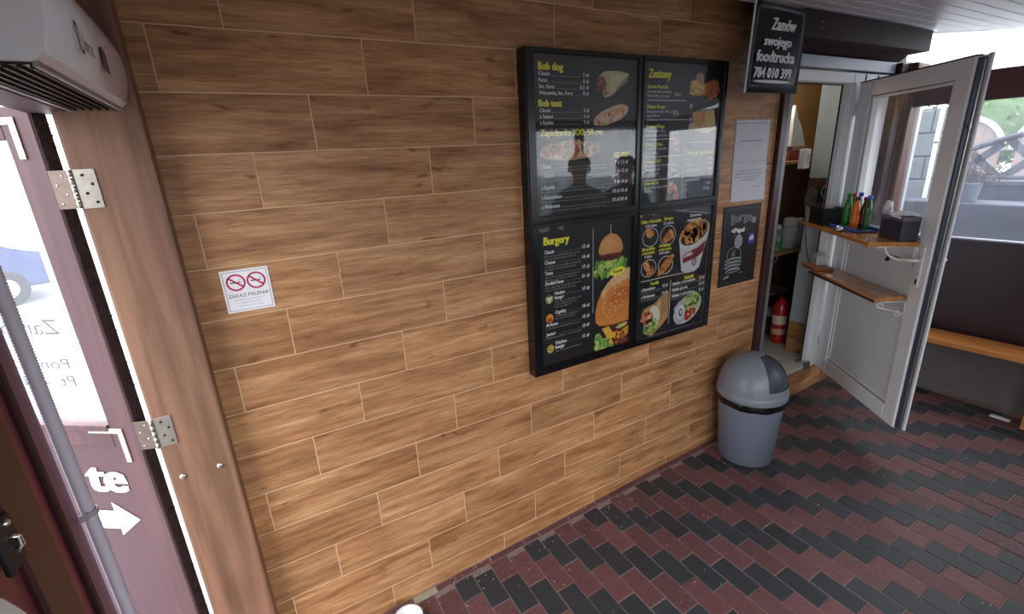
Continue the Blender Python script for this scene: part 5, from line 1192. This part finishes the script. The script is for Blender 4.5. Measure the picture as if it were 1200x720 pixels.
def person(loc, rz, label, top, legs, hair, k=1.0):
    t = thing('person', label, 'person', loc, rz, 'people standing opposite the menu boards')
    V = []; Rr = []; E = []
    def v(x, y, z, r, p=None):
        V.append((x, y, z)); Rr.append(r); i = len(V) - 1
        if p is not None: E.append((p, i))
        return i
    pel = v(0, 0, .96, .135); w = v(0, .01, 1.12, .125, pel); ch = v(0, .0, 1.32, .15, w); up = v(0, -.01, 1.46, .10, ch); nk = v(0, .0, 1.54, .055, up); hb = v(0, .01, 1.60, .062, nk); hm = v(0, .015, 1.67, .088, hb); v(0, .005, 1.745, .080, hm)
    for s in (-1, 1):
        sh = v(s * .17, -.01, 1.43, .072, up); el = v(s * .245, -.02, 1.15, .048, sh); wr = v(s * .262, .05, .90, .031, el); pa = v(s * .262, .07, .83, .030, wr)
        for q, (dy, ln) in enumerate(((-.027, .070), (-.009, .080), (.009, .076), (.027, .060))):
            a = v(s * .262, .07 + dy, .80, .010, pa); b = v(s * .258, .078 + dy, .80 - ln * .5, .009, a); v(s * .250, .088 + dy, .80 - ln, .008, b)
        a = v(s * .252, .105, .845, .011, pa); v(s * .246, .125, .81, .009, a)
        hp = v(s * .095, 0, .88, .095, pel); kn = v(s * .11, .02, .50, .062, hp); an = v(s * .115, -.01, .10, .045, kn); v(s * .12, .05, .045, .042, an); v(s * .125, .15, .035, .036, len(V) - 1)
    me = bpy.data.meshes.new('body'); me.from_pydata(V, E, []); o = bpy.data.objects.new('body', me); link(o); o.parent = t; o.scale = (k, k, k)
    sk = o.modifiers.new('skin', 'SKIN'); sk.use_smooth_shade = True
    for i, d in enumerate(me.skin_vertices[0].data): d.radius = (Rr[i] * (1.15 if i in (0, 1, 2) else 1), Rr[i] * (.85 if i in (0, 1, 2, 3) else 1)); d.use_root = (i == 0)
    sb = o.modifiers.new('sub', 'SUBSURF'); sb.levels = 1; sb.render_levels = 2
    me.materials.append(clothes_mat('clothes_%d' % len(MATS) + label[:6], top, legs))
    S3 = Matrix.Scale(k, 4); SK = mat('skin', rgb(196, 148, 122), .55)
    def part(nm, b, m): g = BM(); merge(g, b, S3); fin(nm, g, m, t)
    b = BM(); prism(b, [(.085, 1.675), (.118, 1.655), (.09, 1.645)], 'x', -.013, .013); part('nose', b, SK)
    for s in (-1, 1): b = BM(); blob(b, (s * .035, .088, 1.69), .012, .008, .008, 2); part('eye', b, mat('eye_dark', rgb(40, 30, 28), .3))
    b = BM(); blob(b, (0, .088, 1.618), .024, .007, .006, 2); part('mouth', b, mat('lips', rgb(150, 84, 76), .5))
    for s in (-1, 1): b = BM(); blob(b, (s * .088, .01, 1.665), .012, .02, .03, 2); part('ear', b, SK)
    b = BM(); g = bmesh.new(); bmesh.ops.create_icosphere(g, subdivisions=3, radius=1)
    for q in list(g.verts):
        if q.co.z < -.1 + .9 * max(0, q.co.y) or (q.co.y > .55 and q.co.z < .65): g.verts.remove(q)
    for q in g.verts: q.co = Vector((q.co.x * .100, q.co.y * .108 + .0, q.co.z * .115 + 1.695))
    merge(b, g); part('hair', b, hair)
    return t
person((3.32, -1.95, fz(3.32)), math.radians(38), 'man in a dark jacket facing the menu boards, left of the two customers', rgb(30, 32, 38), rgb(40, 44, 56), mat('dark_hair', rgb(34, 26, 22), .7), 1.06)
person((3.92, -1.98, fz(3.92)), math.radians(48), 'person in a dark grey coat facing the menu boards, right of the two customers', rgb(44, 42, 44), rgb(30, 30, 34), mat('brown_hair', rgb(60, 42, 32), .7), 1.02)

# ================================================================= OUTSIDE
gm = mat('grey_asphalt', rgb(140, 142, 146), .9, noise=.12, nscale=3)
struct(fin('floor_street', box(BM(), -60, .0, -2.42, 60, -.3, -.13), gm), 'pale paved street outside the entrance', 'ground')
struct(fin('floor_yard', box(BM(), 4.95, 60, -2.42, 40, -.3, .0), mat('yard_gravel', rgb(120, 118, 116), .9, noise=.2, nscale=4)), 'yard beyond the end window', 'ground')
struct(fin('floor_front', box(BM(), -30, 30, -70, -2.42, -.3, -.1), mat('dark_asphalt', rgb(92, 92, 96), .9, noise=.15, nscale=3)), 'paving on the open side', 'ground')
hd = thing('hedge', 'long clipped hedge behind the camera, added to keep the upper wall dark', 'hedge', (2.5, -6.2, -.1))  # added obstacle that cuts low daylight reaching the upper tiled wall
bm = BM(); rr = random.Random(15); box(bm, -6, 6, -.35, .35, 0, 1.5, .1)
for _ in range(5000):
    x, z = rr.uniform(-6, 6), rr.uniform(.05, 1.6); p = Vector((x, .36 + rr.uniform(-.03, .06), z)) if z < 1.5 else Vector((x, rr.uniform(-.35, .4), z)); a = rr.uniform(0, 6.3); q = rr.uniform(.03, .06)
    bm.faces.new([bm.verts.new(p + Vector(v)) for v in ((q * math.cos(a), .02, q * math.sin(a)), (-q * math.sin(a) * .5, -.01, q * math.cos(a) * .5), (-q * math.cos(a), .01, -q * math.sin(a)), (q * math.sin(a) * .5, .0, -q * math.cos(a) * .5))])
o = fin('foliage', bm, mat('hedge_green', rgb(58, 74, 48), .8, noise=.3, nscale=6), hd); o['kind'] = 'stuff'
# car
def car(loc, rz):
    t = thing('car', 'blue car parked in the street seen through the entrance door glass', 'car', loc, rz)
    mb = mat('blue_car_paint', rgb(32, 50, 96), .25, coat=.6)
    bm = BM(); prism(bm, [(-2.0, .35), (-2.05, .62), (-1.9, .80), (-1.2, .90), (-.6, 1.32), (.9, 1.36), (1.6, .98), (2.0, .86), (2.05, .5), (2.0, .3), (-1.9, .28)], 'y', -.82, .82); bmesh.ops.bevel(bm, geom=list(bm.edges), offset=.05, segments=2, affect='EDGES'); fin('body', bm, mb, t)
    for s in (-1, 1):
        bm = BM(); prism(bm, [(-1.0, .92), (-.55, 1.26), (.15, 1.28), (.15, .92)], 'y', s * .80, s * .835); fin('window', bm, M_GASKET, t)
        bm = BM(); prism(bm, [(.22, .92), (.22, 1.28), (.85, 1.28), (1.35, .98), (1.3, .92)], 'y', s * .80, s * .835); fin('window', bm, M_GASKET, t)
        for x in (-1.3, 1.3):
            g = bmesh.new(); bm = BM(); lathe(g, [(.30, -.1), (.32, -.08), (.32, .08), (.30, .1)], 24); merge(bm, g, T(x, s * .76, .32) @ Matrix.Rotation(PI / 2, 4, 'X')); w = fin('wheel', bm, M_GASKET, t)
            g = bmesh.new(); bm = BM(); lathe(g, [(.19, -.01), (.17, .012)], 16); merge(bm, g, T(x, s * .86, .32) @ Matrix.Rotation(PI / 2, 4, 'X')); fin('hubcap', bm, M_STEEL, w)
        bm = BM(); box(bm, -2.06, -2.0, s * .55 - .14, s * .55 + .14, .58, .72, .02); fin('headlamp', bm, M_WHITE, t)
car((-4.9, 9.9, -.13), .35)
t = thing('lamp_post', 'slim pale post in the street beyond the entrance door glass', 'post', (-1.75, 6.2, -.13))
bm = BM(); tube(bm, [(0, 0, 0), (0, 0, 2.6)], .05, 10); fin('pole', bm, mat('pale_pole', rgb(150, 156, 160), .5), t)
bm = BM(); lathe(bm, [(.09, 0), (.09, .06), (.05, .08)], 16); fin('base', bm, M_STEEL, t)
# arched lattice fence on a blue grey planter wall, pots, block wall, arched panels, trees
M_LAT = mat('grey_lattice_wood', rgb(58, 60, 72), .6, noise=.1)
pw = thing('planter_wall', 'long blue grey planter beyond the end window', 'planter', (6.2, -.9, 0))
bm = BM(); box(bm, -.1, .35, -2.2, 1.0, 0, 1.55, .01); fin('body', bm, mat('blue_grey_board', rgb(48, 54, 74), .5, noise=.1, nscale=5), pw)
for z in (.45, .85, 1.22):
    bm = BM(); box(bm, -.112, -.1, -2.2, 1.0, z - .006, z + .006); fin('joint', bm, mat('board_joint', rgb(50, 54, 74), .6), pw)
bm = BM(); box(bm, -.12, .37, -2.22, 1.02, 1.54, 1.58, .005); fin('cap', bm, M_LAT, pw)
lf = thing('lattice_fence', 'grey diagonal lattice with an arched top rail on the planter', 'fence', (6.25, -.9, 1.581))
def arch(y): return .42 - .23 * ((y) / 1.0) ** 2
yc0 = 0.0
def slat(a, b):
    b_ = BM(); d = Vector((0, b[0] - a[0], b[1] - a[1])); L = d.length; d.normalize(); nrm = Vector((0, -d.z, d.y)) * .030
    A1 = Vector((0, a[0], a[1])); B1 = Vector((0, b[0], b[1]))
    for x in (0,):
        vs = [b_.verts.new(p + Vector((dx, 0, 0))) for dx in (-.008, .008) for p in (A1 - nrm, B1 - nrm, B1 + nrm, A1 + nrm)]
        for f in ((0, 1, 2, 3), (7, 6, 5, 4), (0, 4, 5, 1), (1, 5, 6, 2), (2, 6, 7, 3), (3, 7, 4, 0)): b_.faces.new([vs[i] for i in f])
    fin('slat', b_, M_LAT, lf)
for sgn in (1, -1):
    for k in range(-6, 7):
        y0 = k * .33; pts = []
        for i in range(60):
            y = y0 + sgn * i * .02; z = i * .02
            if -1.0 <= y <= 1.0 and z <= arch(y): pts.append((y, z))
        if len(pts) > 2: slat(pts[0], pts[-1])
b_ = BM()
tube(b_, [(0, y / 20, arch(y / 20) + .02) for y in range(-20, 21)], .028, 6); tube(b_, [(0, -1, .015), (0, 1, .015)], .02, 6)
fin('top_rail', b_, M_LAT, lf)
for y in (-1.0, 1.0):
    b_ = BM(); box(b_, -.025, .025, y - .025, y + .025, 0, .34, .003); fin('post', b_, M_LAT, lf)
# potted plant inside on the sill side
pp = thing('potted_plant', 'dry bushy plant in a white pot beyond the end window', 'potted plant', (5.65, -.235, 1.451))
bm = BM(); lathe(bm, [(.055, 0), (.062, .005), (.078, .125), (.083, .13), (.083, .145), (.07, .145), (.066, .12), (0, .118)], 28, cap1=False); fin('pot', bm, mat('pale_blue_pot', rgb(128, 140, 152), .4), pp)
bm = BM(); rr = random.Random(11)
for k in range(260):
    a = rr.uniform(0, 6.28); e = rr.uniform(.2, 1.5); L = rr.uniform(.06, .17); d = Vector((math.cos(a) * math.cos(e), math.sin(a) * math.cos(e) * 1.6, math.sin(e)))
    p0 = Vector((0, 0, .12)); p1 = p0 + d * L; tube(bm, [p0, p0 + d * L * .5 + Vector((0, 0, .01)), p1], .0015, 3, False); blob(bm, p1, .008, .008, .006, 1, .2, k)
o = fin('foliage', bm, mat('dry_foliage', rgb(74, 60, 58), .8, noise=.3, nscale=30), pp); o['kind'] = 'stuff'
lg = thing('pot_ledge', 'blue grey ledge carrying the white plant pot', 'ledge', (5.65, -.6, 0)); bm = BM(); box(bm, -.14, .14, -1.6, .9, 0, 1.448, .01); fin('body', bm, mat('blue_grey_ledge', rgb(42, 46, 66), .5, noise=.15, nscale=5), lg)
# block wall seen through the door glass
bw = struct(fin('wall_outside_blocks', box(BM(), 6.55, 6.75, .2, 2.6, 0, 2.22), mat('block_joint', rgb(96, 100, 104), .8)), 'grey block wall outside', 'wall')
for r_ in range(10):
    for c_ in range(6):
        y0 = .20 + c_ * .42 - (.2 if r_ % 2 else 0); y1 = min(y0 + .41, 2.6); y0 = max(y0, .2); z0 = .02 + r_ * .22
        if y1 - y0 > .05: bm = BM(); box(bm, 6.53, 6.552, y0, y1, z0, z0 + .205, .006); fin('block', bm, mat('grey_block', rgb(100, 108, 112), .8, noise=.12, objrand=.06), bw)
t = thing('drain_pipe', 'pale vertical pipe in front of the grey block wall', 'pipe', (6.40, .31, 0)); bm = BM(); tube(bm, [(0, 0, 0), (0, 0, 2.25)], .018, 8); fin('tube', bm, M_PVC, t)
for z in (.6, 1.9):
    bm = BM(); lathe(bm, [(.024, z), (.024, z + .03)], 12); fin('clip', bm, M_STEEL, t)
# arched panels with white rims
def arched(loc, r, label):
    t = thing('arched_panel', label, 'arched panel', loc, 0, 'arched stone panels beyond the lattice')
    n = 24; bm = BM(); prism(bm, [(-r, -1.7)] + [(r * math.cos(PI - PI * i / n), r * math.sin(PI - PI * i / n)) for i in range(n + 1)] + [(r, -1.7)], 'x', 0, .1); p = fin('face', bm, mat('pale_stone_face', rgb(118, 104, 98), .9, noise=.2, nscale=5), t)
    bm = BM(); tube(bm, [(-.02, (r + .05) * math.cos(PI - PI * i / n), (r + .02) * math.sin(PI - PI * i / n)) for i in range(n + 1)], .04, 8); fin('rim', bm, mat('white_rim', rgb(170, 170, 174), .6), t)
arched((11.0, 1.66, 1.70), .50, 'left arched stone panel with white rim beyond the lattice')
arched((11.0, .46, 1.70), .50, 'right arched stone panel with white rim beyond the lattice')
def tree(loc, s, label, seed):
    t = thing('tree', label, 'tree', loc, 0, 'trees beyond the end window'); rr = random.Random(seed)
    bm = BM(); tube(bm, [(0, 0, 0), (.1, .05, 1.0 * s), (0, 0, 2.2 * s)], [.16, .12, .06], 8); fin('trunk', bm, mat('bark', rgb(80, 66, 54), .9, noise=.3), t)
    bm = BM()
    for k in range(2600):
        d = Vector((rr.gauss(0, 1), rr.gauss(0, 1), rr.gauss(0, 1))).normalized(); rad = rr.uniform(.55, 1.05); p = Vector((d.x * 1.2 * s * rad, d.y * 1.5 * s * rad, 1.9 * s + d.z * 1.0 * s * rad))
        n1 = Vector((rr.gauss(0, 1), rr.gauss(0, 1), rr.gauss(0, 1))).normalized(); n2 = n1.cross(d).normalized() if abs(n1.dot(d)) < .95 else Vector((1, 0, 0)); q = rr.uniform(.03, .075) * s
        bm.faces.new([bm.verts.new(p + v) for v in (n1 * q, n2 * q * .6, -n1 * q, -n2 * q * .6)])
    blob(bm, (0, 0, 1.9 * s), .9 * s, 1.15 * s, .75 * s, 2, .15, seed)
    o = fin('foliage', bm, mat('leaf_green_%d' % seed, (rgb(62, 84, 56), rgb(74, 96, 62), rgb(54, 78, 52))[seed % 3], .8, noise=.25, nscale=2), t); o['kind'] = 'stuff'
tree((15, 6.0, 0), 1.05, 'left leafy green tree behind the arched panels', 3)
tree((15.5, 2.7, 0), 1.05, 'middle leafy green tree behind the arched panels', 4)
tree((15, -.7, 0), 1.0, 'right leafy green tree behind the arched panels', 5)
